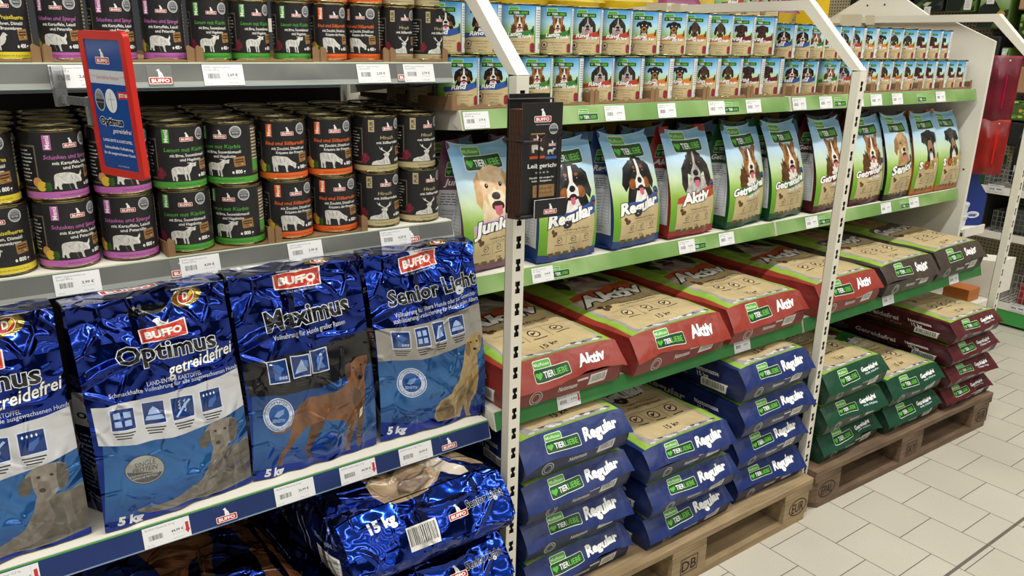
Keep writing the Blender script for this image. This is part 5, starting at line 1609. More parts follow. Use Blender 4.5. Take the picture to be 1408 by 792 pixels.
low3 = [('blue', 1.300), ('blue', 1.388), ('green', 1.505), ('red', 1.60), ('red', 1.68), ('orange', 1.762), ('rust', 1.842), ('rust', 1.920), ('rust', 1.997), ('wine', 2.076), ('wine', 2.156), ('wine', 2.236), ('wine', 2.316), ('wine', 2.398)]
up2 = [('blue', .012), ('blue', .115), ('green', .232), ('green', .335), ('red', .436), ('red', .540), ('orange', .650), ('orange', .752), ('rust', .852), ('rust', .951), ('wine', 1.051), ('wine', 1.151)]
up3 = [('blue', 1.262), ('blue', 1.342), ('green', 1.424), ('green', 1.502), ('red', 1.580), ('red', 1.658), ('orange', 1.736), ('orange', 1.814), ('rust', 1.894), ('rust', 1.992), ('wine', 2.090), ('wine', 2.170), ('wine', 2.250)]
lrow(low2, 'L800', .304, Z1 + .002, 'lower row, nearer bay', .62, 'blue-green tins, nearer bay')
lrow(low3, 'L400', .296, Z1 + .002, 'lower row, far bay', .62, 'blue-green tins, far bay')
lrow(up2, 'L800', .318, Z1 + .002 + .1178, 'upper row, nearer bay', .62, 'blue-green tins, nearer bay')
lrow(up3, 'L400', .306, Z1 + .002 + .1088, 'upper row, far bay', .62, 'blue-green tins, far bay')
for i, x in enumerate((.03, .13)):
    for j, y in enumerate((.42, .525)):
        tin('blue' if j == 0 else 'green', 'L800', x, y, Z1 + .002, -1.3, 'sky-blue tin seen under the end of the top grey rail, %s' % ['front left', 'rear left', 'front right', 'rear right'][2 * i + j], 'blue-green tins behind the front row')
for i, x in enumerate((1.29, 1.39, 1.49)):
    for lay in (0, 1, 2):
        tin('red', 'L800', x, .56, Z1 + .002 + lay * .1178, aim(x, .56, .6), 'sky-blue red-banded tin, rear column %s, %s layer' % (('left', 'middle', 'right')[i] + ' under the beam', ('bottom', 'middle', 'top')[lay]), 'blue-green tins behind the front row')
for i, (x0, x1) in enumerate(((-.01, .196), (.208, .418), (.421, .636), (.640, .846), (.849, 1.044), (1.047, 1.218))):
    tray(x0, x1, .250, .70, Z1, 'torn cardboard tray under the lower %s pair of sky-blue tins, nearer bay' % ORD[i], .012, True, False, 20 + i, .036)
for i, (x0, x1) in enumerate(((1.255, 1.432), (1.460, 1.556), (1.559, 1.72), (1.722, 1.88), (1.883, 2.036), (2.039, 2.196), (2.199, 2.44))):
    tray(x0, x1, .253, .70, Z1, 'torn cardboard tray under the lower %s group of sky-blue tins, far bay' % ORD[i], .011, True, False, 40 + i, .034)

# ------------------------------------------------------------------ standing bags on the middle green shelf
pouch('junior', .118, .325, Z2 + .001, .16, -.04, 'standing bag with pale puppy and mauve band, behind the first arch', 'standing pet food bags', seed=1, w=.2, d=.115)
pouch('regular', .345, .302, Z2 + .001, 0.04, -.03, 'standing bag with black-and-white dog and blue band, beside the leaflet holder', 'standing pet food bags', seed=2)
pouch('regular', .600, .304, Z2 + .001, 0.11, -.05, 'standing bag with black-and-white dog and blue band, showing its printed blue side', 'standing pet food bags', seed=3)
pouch('aktiv', .833, .305, Z2 + .001, 0.05, -.05, 'standing bag with dark spaniel and red band', 'standing pet food bags', seed=4)
pouch('huhn', 1.080, .306, Z2 + .001, 0.13, -.05, 'standing dark green bag with collie, left of the pair', 'standing pet food bags', seed=5)
pouch('huhn', 1.305, .312, Z2 + .001, 0.1, -.05, 'standing dark green bag with collie, right of the pair', 'standing pet food bags', seed=6)
pouch('truthahn', 1.545, .308, Z2 + .001, 0.08, -.05, 'standing maroon bag with collie, left of the second arch', 'standing pet food bags', seed=7)
pouch('truthahn', 1.775, .306, Z2 + .001, .02, -.04, 'standing maroon bag with collie, half behind the second arch', 'standing pet food bags', seed=8)
pouch('senior', 1.985, .304, Z2 + .001, 0.06, -.03, 'standing black-sided bag with fawn retriever', 'standing pet food bags', seed=9, w=.2)
pouch('soft', 2.180, .303, Z2 + .001, 0, -.03, 'standing bag with tricolour dog and multicoloured name, left of two', 'standing pet food bags', seed=10, w=.185)
pouch('soft', 2.370, .303, Z2 + .001, 0, -.03, 'standing bag with tricolour dog and multicoloured name, next to the end panel', 'standing pet food bags', seed=11, w=.185)
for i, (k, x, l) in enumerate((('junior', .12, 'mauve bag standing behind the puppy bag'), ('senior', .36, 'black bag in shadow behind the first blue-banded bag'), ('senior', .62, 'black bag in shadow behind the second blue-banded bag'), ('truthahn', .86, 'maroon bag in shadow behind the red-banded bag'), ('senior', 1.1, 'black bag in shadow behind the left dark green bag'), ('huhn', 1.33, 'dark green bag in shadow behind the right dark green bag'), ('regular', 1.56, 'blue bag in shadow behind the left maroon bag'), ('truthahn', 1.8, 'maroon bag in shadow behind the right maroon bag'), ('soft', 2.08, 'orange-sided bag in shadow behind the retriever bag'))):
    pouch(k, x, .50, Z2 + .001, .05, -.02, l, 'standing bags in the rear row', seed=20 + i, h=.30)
for i, (x, l) in enumerate(((.56, 'yellow carton at the back of the middle shelf, left one'), (.88, 'yellow carton at the back of the middle shelf, middle one'), (1.55, 'yellow carton at the back of the middle shelf, far one'))):
    A = Art(.3, .3, '#d9b417'); A.text('BOSERA', .6, .08, .05, '#8a3a14', fit=.4, bold=.03); A.text('4,5 %', .16, .08, .04, '#8a3a14')
    m = MB(); m.box(-.15, .001, 0, .15, .12, .3)
    o = link('yellow_carton', m.mesh('yellow_carton', mat('yellow_card', '#d9b417', .5)), None, (x, .60, Z2 + .001))
    tag(o, l, 'carton')
    link('front_print', sheet('yellow_front', A, lambda u, v: Vector((u - .15, -.0005, v)), .1, M_PRINT), o)

# ------------------------------------------------------------------ sacks on the lower green shelf
G = 'sacks on the lower green shelf'
sack('aktiv', .213, .058, Z3 + .001, .0, 'red sack on the green shelf, half behind the first arch', G, H=.121, w=.36, seed=1)
sack('aktiv', .617, .048, Z3 + .001, .02, 'red sack on the green shelf, second from the first arch', G, H=.121, w=.37, seed=2)
sack('aktiv', 1.012, .055, Z3 + .001, 0, 'red sack on the green shelf, just left of the second arch', G, H=.121, w=.355, seed=3)
sack('aktiv', 1.45, .055, Z3 + .001, .01, 'red sack on the green shelf, right behind the second arch', G, H=.121, w=.36, seed=4)
sack('senior', 1.838, .055, Z3 + .001, 0, 'dark brown sack on the green shelf, left of the pair', G, H=.121, w=.355, seed=5)
sack('senior', 2.222, .060, Z3 + .001, .0, 'dark brown sack on the green shelf, far end of the row', G, H=.121, w=.355, seed=6)

# ------------------------------------------------------------------ pallets
M_WOOD = None
def wood_mat(name, c1, c2):
    m = bpy.data.materials.new(name); m.use_nodes = True
    nt = m.node_tree; b = nt.nodes['Principled BSDF']
    tc = nt.nodes.new('ShaderNodeTexCoord'); mp = nt.nodes.new('ShaderNodeMapping'); mp.inputs['Scale'].default_value = (3, 40, 40)
    nz = nt.nodes.new('ShaderNodeTexNoise'); nz.inputs['Scale'].default_value = 1.6; nz.inputs['Detail'].default_value = 6; nz.inputs['Distortion'].default_value = .6
    n2 = nt.nodes.new('ShaderNodeTexNoise'); n2.inputs['Scale'].default_value = 7; n2.inputs['Detail'].default_value = 4
    rp = nt.nodes.new('ShaderNodeMix'); rp.data_type = 'RGBA'
    rp.inputs['A'].default_value = lin(c1) + (1,); rp.inputs['B'].default_value = lin(c2) + (1,)
    av = nt.nodes.new('ShaderNodeMath'); av.operation = 'MULTIPLY_ADD'; av.inputs[1].default_value = .5
    hl = nt.nodes.new('ShaderNodeMath'); hl.operation = 'MULTIPLY'; hl.inputs[1].default_value = .5
    ct = nt.nodes.new('ShaderNodeMapRange'); ct.inputs['From Min'].default_value = .35; ct.inputs['From Max'].default_value = .65
    L = nt.links.new
    L(tc.outputs['Object'], mp.inputs['Vector']); L(mp.outputs[0], nz.inputs['Vector']); L(tc.outputs['Object'], n2.inputs['Vector'])
    L(n2.outputs['Fac'], hl.inputs[0]); L(nz.outputs['Fac'], av.inputs[0]); L(hl.outputs[0], av.inputs[2]); L(av.outputs[0], ct.inputs['Value']); L(ct.outputs[0], rp.inputs['Factor'])
    L(rp.outputs['Result'], b.inputs['Base Color'])
    b.inputs['Roughness'].default_value = .75
    bp = nt.nodes.new('ShaderNodeBump'); bp.inputs['Strength'].default_value = .35; bp.inputs['Distance'].default_value = .003
    L(nz.outputs['Fac'], bp.inputs['Height']); L(bp.outputs['Normal'], b.inputs['Normal'])
    return m
def pallet(x, y, rotz, label, m, stamps):
    o = thing('wooden_pallet', label, 'pallet', (x, y, 0), rotz)
    Lp, Wp, t = 1.19, .8, .022
    def board(n, x0, y0, z0, x1, y1, z1, bev=.002):
        q = MB(); q.bbox(x0 - (x0 + x1) / 2, y0 - (y0 + y1) / 2, z0, x1 - (x0 + x1) / 2, y1 - (y0 + y1) / 2, z1, bev)
        return link(n, q.mesh(n, m), o, ((x0 + x1) / 2, (y0 + y1) / 2, 0))
    for yy, ww in ((0, .145), (.19, .1), (.3275, .145), (.51, .1), (.655, .145)):
        board('deck_board', 0, yy, .122, Lp, yy + ww, .144)
    for xx in (0, .5225, 1.045):
        board('cross_board', xx, 0, .1, xx + .145, Wp, .122)
    for yy, ww in ((0, .1), (.3275, .145), (.7, .1)):
        q = MB()
        c = .03
        q.prism([(c, yy), (Lp - c, yy), (Lp, yy + c), (Lp, yy + ww), (0, yy + ww), (0, yy + c)], 0, t, 'z')
        link('bottom_board', q.mesh('bottom_board', m), o)
        for i, xx in enumerate((0, .5225, 1.045)):
            cx = xx + .0725
            q = MB()
            c = .018
            q.prism([(-.0725 + (c if i == 0 else 0), 0), (.0725 - (c if i == 2 else 0), 0), (.0725, c if i == 2 else 0), (.0725, ww), (-.0725, ww), (-.0725, c if i == 0 else 0)], t, .1, 'z')
            b = link('block', q.mesh('block', m), o, (cx, yy, 0))
            if yy == 0 and stamps[i]:
                s, oval = stamps[i]
                mm = MB()
                vs, fs = glyphs(s, .01, 0)
                x0_, x1_ = min(v[0] for v in vs), max(v[0] for v in vs)
                k = .036 / CAPH
                kx = min(k, .062 / (x1_ - x0_))
                for f in fs:
                    mm.add([((vs[j][0] - (x0_ + x1_) / 2) * kx, -.0006, .061 + (vs[j][1] - CAPH / 2) * k) for j in f], [tuple(range(len(f)))])
                if oval:
                    N = 28
                    P = [(cos(2 * pi * j / N), sin(2 * pi * j / N)) for j in range(N)]
                    mm.add([(a * .047, -.0006, .061 + c_ * .03) for a, c_ in P] + [(a * .0435, -.0006, .061 + c_ * .0265) for a, c_ in P], [(j, (j + 1) % N, N + (j + 1) % N, N + j) for j in range(N)])
                else:
                    for (a0, b0, a1, b1) in ((-.036, -.026, .036, -.0235), (-.036, .0235, .036, .026), (-.036, -.026, -.0335, .026), (.0335, -.026, .036, .026)):
                        mm.add([(a0, -.0006, .061 + b0), (a1, -.0006, .061 + b0), (a1, -.0006, .061 + b1), (a0, -.0006, .061 + b1)], [(0, 1, 2, 3)])
                st = link('stamp_lettering', mm.mesh('stamp', mat('burnt_stamp', '#2e2118', .9)), b)
    return o
pallet(.0175, -.047, .0, 'pale wooden pallet under the blue sacks', wood_mat('pale_pallet_wood', '#a9926e', '#7f6a4c'), (None, ('DB', False), ('EUR', True)))
pallet(1.243, -.034, -.03, 'weathered brown wooden pallet under the green and maroon sacks', wood_mat('brown_pallet_wood', '#7f6850', '#4f3d2c'), (('EPAL', True), ('SKY', False), ('EUR', True)))
pallet(-1.22, -.02, 0, 'wooden pallet under the lying foil sacks', wood_mat('pallet_wood', '#a08560', '#7c6144'), (None, None, None))

# sacks on the pallets
PT = .1445
LV = ('bottom of the stack', 'second from the bottom', 'second from the top', 'top of the stack')
def stack(k, x, y, nn, hts, where, group, w, jx, seed, L=.6):
    z = PT
    for i in range(nn):
        lv = LV[i] if nn == 4 else (('bottom', 'middle', 'top')[i] if nn == 3 else ('bottom', 'top')[i]) + ' of the stack'
        dx, dy, r = jx[i]
        sack(k, x + dx, y + dy, z, r, '%s, %s' % (where, lv), group, w=w, L=L, H=hts - (.005 if i < nn - 1 else 0), seed=seed + i % 4)
        z += hts + .0015
stack('regular', .217, .004, 4, .112, 'royal blue sack in the stack beside the first arch', 'blue sacks on the pallet', .345, [(.016, -.01, .015), (.01, .0, -.01), (.004, -.006, .01), (-.004, .004, .0)], 1)
stack('regular', .628, -.016, 3, .104, 'royal blue sack in the low middle stack', 'blue sacks on the pallet', .348, [(.010, -.006, .015), (.006, -.012, -.01), (-.006, 0, .01)], 3)
stack('regular', 1.02, .0, 4, .112, 'royal blue sack in the stack beside the second arch', 'blue sacks on the pallet', .335, [(.004, -.01, .0), (-.002, -.004, .01), (.002, -.01, -.01), (-.004, .0, .01)], 5)
stack('huhn', 1.462, -.012, 3, .110, 'dark green sack in the stack right of the second arch', 'green sacks on the pallet', .355, [(.012, 0, .02), (.0, -.008, -.01), (-.004, .0, .0)], 1)
stack('huhn', 1.858, -.026, 2, .108, 'dark green sack in the lower stack next to the maroon ones', 'green sacks on the pallet', .35, [(.006, -.004, -.03), (.0, 0, -.02)], 3)
stack('truthahn', 2.238, -.05, 4, .0905, 'maroon sack in the far stack', 'maroon sacks on the pallet', .345, [(.008, 0, -.03), (.006, .0, -.04), (.0, .004, -.03), (-.006, .006, -.03)], 1)
FG = 'lying foil sacks'
sack('senior', -.240, -.070, PT, .0, 'blue foil sack at the very bottom edge, lowest of its stack', FG, w=.40, L=.62, H=.137, seed=3, foil=True)
sack('senior', -.246, -.076, PT + .146, .01, 'blue foil sack lying directly under the one with pale dog legs', FG, w=.40, L=.62, H=.137, seed=4, foil=True)
sack('senior', -.242, -.070, PT + .292, .02, 'blue foil sack with pale dog legs lying under the navy rail', FG, w=.40, L=.62, H=.144, seed=1, foil=True)
sack('maximus', -.684, -.03, PT, .0, 'blue foil sack in the lower left, below the one with brown dog legs', FG, w=.40, L=.62, H=.137, seed=5, foil=True)
sack('maximus', -.682, -.02, PT + .146, .0, 'blue foil sack with brown dog legs lying in the lower left', FG, w=.40, L=.62, H=.145, seed=2, foil=True)

# ------------------------------------------------------------------ standing foil bags
foil_bag('optimus', -.992, .182, K3 + .001, .02, -.02, 'blue foil bag with grey dog cut off at the left edge', seed=1)
foil_bag('optimus', -.702, .180, K3 + .001, .09, -.02, 'blue foil bag with grey dog lying across it and a silver oval seal', seed=1)
foil_bag('maximus', -.418, .192, K3 + .001, .0, -.02, 'blue foil bag with black band and standing brown dog', seed=2)
foil_bag('senior', -.128, .192, K3 + .001, -.03, -.03, 'blue foil bag with grey band and sitting pale dog', seed=3)
# ------------------------------------------------------------------ red framed sign on its clip
def sign():
    o = thing('shelf_sign', 'red-framed blue sign sticking out from the top grey rail', 'sign', (-.7342, .1065, 1.386))
    o.rotation_euler = (.05, .0053, -1.1969)
    w, h, b, t = .118, .228, .0125, .010
    m = MB()
    def ring(x0, z0, x1, z1, rad, n=5):
        P = []
        for cx, cz, a0 in ((x1 - rad, z1 - rad, 0), (x0 + rad, z1 - rad, 90), (x0 + rad, z0 + rad, 180), (x1 - rad, z0 + rad, 270)):
            for i in range(n + 1):
                a = radians(a0 + 90 * i / n); P.append((cx + rad * cos(a), cz + rad * sin(a)))
        return P
    oo, ii = ring(-w / 2, -h / 2, w / 2, h / 2, .009), ring(-w / 2 + b, -h / 2 + b, w / 2 - b, h / 2 - b, .004)
    N = len(oo)
    vs = [(x, -t / 2, z) for x, z in oo] + [(x, -t / 2, z) for x, z in ii] + [(x, t / 2, z) for x, z in oo] + [(x, t / 2, z) for x, z in ii]
    fs = []
    for i in range(N):
        j = (i + 1) % N
        fs += [(i, j, N + j, N + i), (2 * N + i, 3 * N + i, 3 * N + j, 2 * N + j), (i, 2 * N + i, 2 * N + j, j), (N + i, N + j, 3 * N + j, 3 * N + i)]
    m.add(vs, fs)
    m.box(w / 2 - .016, -.003, h / 2 - .001, w / 2 - .006, .003, h / 2 + .0015)
    link('frame', m.mesh('sign_frame', mat('red_plastic', '#c5281f', .35)), o)
    A = Art(w - .02, h - .02, fur('#1c4f9c', '#173f84', 3, 2, .4))
    badge_red(A, .44, .165, .36)
    A.rect(0, .235, 1, .335, '#c9ccd0'); A.text('* * * Getreidefreie Rezeptur * * *', .5, .285, .03, '#b0342e', fit=.9)
    A.ell(.2, .46, .13, .085, '#b9bcc0'); A.ell(.2, .46, .115, .075, '#8f9296'); A.rect(.09, .455, .31, .475, '#33363c'); A.text('SINGLE', .2, .425, .02, '#26282c', fit=.16); A.text('PROTEIN', .2, .447, .016, '#26282c', fit=.16); A.poly([(.095, .48), (.305, .48), (.27, .52), (.2, .54), (.13, .52)], '#33363c')
    A.ell(.5, .46, .15, .09, '#e2e4e6'); A.line([(.5, .4), (.5, .53)], .008, '#a2a6ac'); A.line([(.42, .45), (.58, .45)], .006, '#a2a6ac')
    A.rrect(.70, .385, 1.0, .44, .008, '#c5302a', rot=3); A.text('JETZT NEU', .85, .412, .026, '#f3efe8', fit=.24, bold=.03)
    A.text('Optimus', .42, .615, .055, '#101114', fit=.6, bold=.05, out='#e4e6ea', ow=.05); A.text('getreidefrei', .66, .685, .036, '#e9eaec', fit=.5, shear=.3, bold=.01, out='#15171c', ow=.04)
    A.text('LAND-ENTE & KARTOFFEL', .5, .765, .022, '#e2e6ee', fit=.78, bold=.02); A.text('Schmackhafte Vollnahrung', .5, .82, .022, '#e2e6ee', fit=.76, bold=.02); A.text('für alle ausgewachsenen Hunde', .5, .865, .022, '#e2e6ee', fit=.84, bold=.02); A.text('www.buffo.de', .55, .96, .013, '#c7cfdd', fit=.3)
    link('poster', sheet('sign_poster', A, lambda u, v: Vector((u - A.w / 2, -.0035, v - A.h / 2)), .03, print_mat('glossy_poster', .2), thick=.004, smooth=False), o)
    g = bpy.data.materials.new('clear_plastic'); g.use_nodes = True
    pb = g.node_tree.nodes['Principled BSDF']; pb.inputs['Transmission Weight'].default_value = .9; pb.inputs['Roughness'].default_value = .15; pb.inputs['Base Color'].default_value = (.9, .92, .92, 1)
    m = MB(); m.box(-w / 2 - .012, -.006, -.035, -w / 2 + .004, .006, .01); m.box(-w / 2 - .085, -.003, -.005, -w / 2 - .01, .003, .008); m.box(-w / 2 - .092, -.010, -.01, -w / 2 - .083, .010, .055)
    link('clip', m.mesh('sign_clip', g), o)
sign()

# ------------------------------------------------------------------ leaflet holder on the first arch
def holder():
    o = thing('wire_leaflet_holder', 'black wire leaflet holder hung on the first arch frame', 'leaflet holder', (-.018, -.075, 1.27), -.06)
    w, d = .105, .05
    m = MB()
    r = .0022
    m.tube([(-w / 2, d / 2, -.10), (-w / 2, -d / 2, -.10), (w / 2, -d / 2, -.10), (w / 2, d / 2, -.10)], r, 6, True)
    m.tube([(-w / 2 - .012, d / 2, .045), (-w / 2 + .004, -d / 2, .045), (-w * .15, -d / 2 - .004, .045)], r, 6)
    for x in (-w * .15, w * .28):
        m.tube([(x, d / 2, -.105), (x, -d / 2 - .004, -.105), (x, -d / 2 - .004, .05), (x + .012, -d / 2 - .002, .056)], r, 6)
    for x in (-w / 2, w / 2):
        m.tube([(x, d / 2, -.10), (x, d / 2, .12)], r, 6)
    m.tube([(-w / 2, d / 2, .12), (w / 2, d / 2, .12)], r, 6); m.tube([(0, d / 2, .02), (.004, d / 2 + .022, .02)], r, 6)
    m.box(-.05, d / 2, -.09, .045, d / 2 + .003, .13)
    link('wire_rack', m.mesh('wire_rack', M_BLACK, True), o)
    A = Art(.075, .036, '#1d1e22'); badge_red(A, .5, .68, .42)
    link('name_plate', sheet('holder_plate', A, lambda u, v: Vector((u - .024, -d / 2 - .0075, v - .105)), .02, M_PRINT, thick=.003, smooth=False), o)
holder()
def leaflet_art():
    A = Art(.094, .212, fur('#201e1f', '#191819', 20, 2, .5))
    badge_red(A, .5, .145, .42); paras(A, .33, .19, .36, 1, .02, '#9a9a98', 2)
    A.circ(.78, .235, .05, '#c4c4c2'); A.circ(.78, .235, .044, '#93959a'); A.rect(.68, .235, .88, .26, '#3b3d42'); A.text('SINGLE', .78, .215, .013, '#26282c', fit=.14)
    A.rrect(.2, .27, .58, .50, .015, '#3a2a22'); A.rect(.2, .475, .58, .50, '#c2562c'); badge_red(A, .38, .33, .2); animal(A, 'cow', .24, .37, .3, .08); A.rect(.22, .27, .56, .28, '#a58a5c')
    A.rrect(.60, .33, .92, .51, .015, '#25262e'); A.rect(.60, .485, .92, .51, '#3d63a8'); badge_red(A, .76, .38, .18); animal(A, 'lamb', .64, .41, .22, .06)
    A.text('Leibgericht', .54, .565, .04, '#efeeea', fit=.76, bold=.02, jump=.03)
    A.text('* * * *', .52, .635, .03, '#efeeea', fit=.34)
    A.text('Hundekinder sorgen für', .52, .675, .018, '#e2e1dc', fit=.62, bold=.02); A.text('leckere Rezepturen', .52, .705, .018, '#e2e1dc', fit=.5, bold=.02)
    A.rect(.3, .745, .85, .86, fur('#b08a58', '#8a6a40', 30, 3, .7)); A.text('Qualität aus', .57, .775, .025, '#3a2a1c', fit=.42); A.text('Deutschland', .57, .815, .025, '#3a2a1c', fit=.42)
    return A
LA = leaflet_art()
m_leaf = None
for i in range(9):
    t = .0022
    y = -.019 + i * .0030
    if m_leaf is None:
        m_leaf = sheet('leaflet', LA, flat(LA.w, LA.h), .03, M_PRINT, smooth=False)
        mb = MB(); mb.box(-LA.w / 2, .0003, -LA.h / 2, LA.w / 2, t, LA.h / 2)
        m_back = mb.mesh('leaflet_pages', mat('leaflet_edges', '#6a4630', .8, 0, .6, 240))
    o = tag(link('folded_leaflet', None, None, None), 'black folded leaflet with two printed tins, in front of the holder' if i == 0 else 'folded leaflet stacked behind the front one, seen by its edge', 'leaflet', None if i == 0 else 'leaflets stacked in the holder')
    a = -.06
    lx = -.002 - i * .0016
    o.location = (-.018 + lx * cos(a) - y * sin(a), -.075 + lx * sin(a) + y * cos(a), 1.272 + (.008 if i == 0 else -.004))
    o.rotation_euler = (0, 0, a)
    link('front_page', m_leaf, o); link('pages', m_back, o)

# ------------------------------------------------------------------ end panels of the far bay
mb = MB()
mb.prism([(.209, .70), (.209, 1.525), (.378, 1.597), (.80, 1.597), (.80, .70)], 2 * W + .023, 2 * W + .041)
o = tag(link('end_panel', mb.mesh('end_panel', M_WHITE)), 'large off-white side panel closing the far green bay', 'side panel')
for y, z in ((.31, 1.42), (.245, 1.30), (.235, 1.02)):
    m = MB(); m.lathe([(.0005, .0), (.0042, 0), (.0042, .0012), (.0005, .0014)], 14, Matrix.Translation((2 * W + .023, y, z)) @ Matrix.Rotation(-pi / 2, 4, 'Y'))
    link('screw_hole', m.mesh('screw_hole', mat('dark_hole', '#3a352c', .8)), o)
mb = MB()
mb.prism([(.462, 1.60), (.63, 1.70), (.80, 1.70), (.98, 1.60), (1.2, 1.3), (1.2, .7), (.82, .7), (.82, 1.5)], 2 * W + .044, 2 * W + .062)
o = tag(link('peaked_panel', mb.mesh('peaked_panel', M_WHITE)), 'peaked off-white panel rising behind the far arch beam', 'side panel')
for y, z in ((.78, 1.665), (.70, 1.668)):
    m = MB(); m.lathe([(.0005, .0), (.0042, 0), (.0042, .0012), (.0005, .0014)], 14, Matrix.Translation((2 * W + .044, y, z)) @ Matrix.Rotation(-pi / 2, 4, 'Y'))
    link('screw_hole', m.mesh('screw_hole', mat('dark_hole', '#3a352c', .8)), o)

# ------------------------------------------------------------------ yellow bags on the far side of the gondola
def pillow(name, x, y, z, w, d, h, col, label, cat, group, rz=0, seed=0, text=None, stripe=None):
    A = Art(w, d, fur(col, tuple(c * .8 for c in srgb(col)), 6, seed, .6))
    if stripe: A.rect(0, .88, 1, 1, stripe)
    if text: A.text(text, .5, .5, .16, '#5a3a14', fit=.5, bold=.03)
    def f(sgn):
        def g(u, v):
            if sgn < 0: u = w - u
            a, b = 2 * u / w - 1, 2 * v / d - 1
            t = max(0, (1 - abs(a) ** 4) * (1 - abs(b) ** 4)) ** .5
            return Vector((u - w / 2, v - d / 2, h / 2 + sgn * h / 2 * t + .006 * t * noise.noise(Vector((u * 22, v * 22, seed * 3.3 + sgn)))))
        return g
    o = thing(name, label, cat, (x, y, z), rz, group)
    link('upper_film', sheet('pillow_top%s%d' % (name, seed), A, f(1), .02, M_POUCH), o)
    link('lower_film', sheet('pillow_low%s%d' % (name, seed), Art(w, d, col), f(-1), .03, M_POUCH), o)
    return o
mb = MB(); mb.box(-.2, .93, 1.50, 2 * W, 1.35, 1.535)
tag(link('rear_top_shelf', mb.mesh('rear_top_shelf', M_WHITE)), 'cream top shelf on the far side holding yellow bags', 'shelf')
for i, (x, w, t, l) in enumerate(((.48, .30, None, 'yellow bag behind the first arch, leftmost of the yellow row'), (.74, .26, None, 'yellow bag above the tins, second of the yellow row'), (.98, .24, 'BOSERA', 'yellow bag above the tins, third of the yellow row'), (1.24, .26, None, 'yellow bag above the arch beam, fourth of the yellow row'), (1.50, .26, None, 'yellow bag with purple edge behind the beam'), (1.80, .30, None, 'yellow bag over the beam near the second arch'), (2.12, .30, None, 'yellow bag in the gap left of the peaked panel'))):
    pillow('yellow_food_bag', x, 1.10, 1.536, w * .88, .30, .175 + .02 * (i % 2), '#e3c21c', l, 'pet food bag', 'yellow bags along the top', .1 * (i % 3 - 1), i, t, '#8a3a63' if i in (4, 6) else None)
mb = MB(); mb.box(2.37, .95, 1.536, 2.47, 1.05, 1.70)
tag(link('yellow_box', mb.mesh('yellow_box', mat('yellow_card', '#d9b417', .5))), 'upright yellow box with purple top left of the peaked panel', 'box')

# ------------------------------------------------------------------ next bay: red bags, tubs, blue box, little shelf
def hanging_bag(x, y, z, w, h, col, label, seed, deep=.05):
    A = Art(w, h, fur(col, tuple(c * .72 for c in srgb(col)), 5, seed, .8))
    A.rect(0, 0, 1, .03, tuple(min(1, c * 1.15) for c in srgb(col)))
    for i in range(3):
        A.circ(.2 + .25 * i, .07, .012, '#3b4d8a' if i < 2 else '#e8d8d4', n=10)
    A.rect(.66, .3, .70, .8, tuple(min(1, c * 1.3) for c in srgb(col)))
    def f(sgn):
        def g(u, v):
            if sgn > 0: u = w - u
            a = 2 * u / w - 1
            t = sqrt(max(0, 1 - abs(a) ** 3)) * min(1, (h - v) / (.3 * h)) * (.4 + .6 * min(1, v / (.12 * h)))
            return Vector((u - w / 2, sgn * (deep / 2 * t + .011 * sin(u * 85 + seed + 2 * v) * t), v - h))
        return g
    o = thing('hanging_bag', label, 'bag', (x, y, z), -.95)
    link('front_film', sheet('hang_front%d' % seed, A, f(-1), .012, M_POUCH), o); link('back_film', sheet('hang_back%d' % seed, Art(w, h, col), f(1), .02, M_POUCH), o)
    m = MB(); m.tube([(0, 0, -.012), (0, .03, -.004), (0, .10, -.004)], .003, 6)
    link('hook', m.mesh('hook', M_STEEL, True), o)
hanging_bag(2.58, .215, 1.472, .15, .257, '#7c1128', 'dark crimson bag hanging beyond the far side panel', 1)
hanging_bag(2.575, .205, 1.222, .14, .225, '#a3180f', 'bright red bag hanging below the crimson one', 2)
o = thing('small_white_shelf', 'small white shelf beyond the side panel with white tubs on it', 'shelf', (2.512, .20, 0))
m = MB(); m.box(0, .006, .752, .18, .55, .764); m.box(0, 0, .732, .18, .006, .77)
link('board', m.mesh('small_board', M_WHITE), o)
m = MB(); m.prism([(.02, .752), (.55, .752), (.55, .65), (.45, .66)], -.003, 0)
link('bracket', m.mesh('small_bracket', M_CREAM), o)
for i, (y, z0, l) in enumerate(((.262, .765, 'white tub with grey lid band, bottom of the small pile'), (.262, .819, 'white tub on top of the small pile'))):
    o = tag(link('plastic_tub', None, None, (2.556, y, z0)), l, 'tub')
    m = MB(); m.lathe([(.0005, 0), (.034, 0), (.037, .038), (.0005, .038)], 24)
    link('body', m.mesh('tub_body', mat('white_plastic', '#e8e8ea', .35), True), o)
    m = MB(); m.lathe([(.0005, .038), (.0395, .038), (.0395, .050), (.036, .053), (.0005, .053)], 24)
    link('lid', m.mesh('tub_lid', mat('pale_lid', '#cfd4de', .35), True), o)
o = thing('blue_display_box', 'dark blue cardboard display box with white oval emblem', 'box', (2.655, .285, .765), -.5)
m = MB(); m.prism([(-.06, 0), (.06, 0), (.06, .135), (.06, .135), (-.0, .19), (-.055, .20), (-.055, .235), (-.06, .235)], -.055, .055)
m2 = MB(); m2.prism([(-.055, 0), (.055, 0), (.055, .135), (.0, .20), (.0, .25), (-.055, .25)], -.055, .055, 'y')
link('carton', m2.mesh('blue_carton', mat('blue_card', '#17307c', .5)), o)
A = Art(.07, .035, '#17307c'); A.ell(.5, .5, .45, .42, '#e6e8ee'); A.ell(.5, .5, .36, .30, '#c2c8d8'); A.text('oster', .5, .5, .4, '#17307c', fit=.5, bold=.05)
link('emblem', sheet('blue_emblem', A, lambda u, v: Vector((u - .03, -.0556, v + .03)), .03, M_PRINT), o)
o = thing('orange_carton', 'orange carton on a white ledge below the green shelf end', 'box', (2.60, .2, .451), .0)
m = MB(); m.bbox(-.05, -.05, .0, .05, .06, .055, .002)
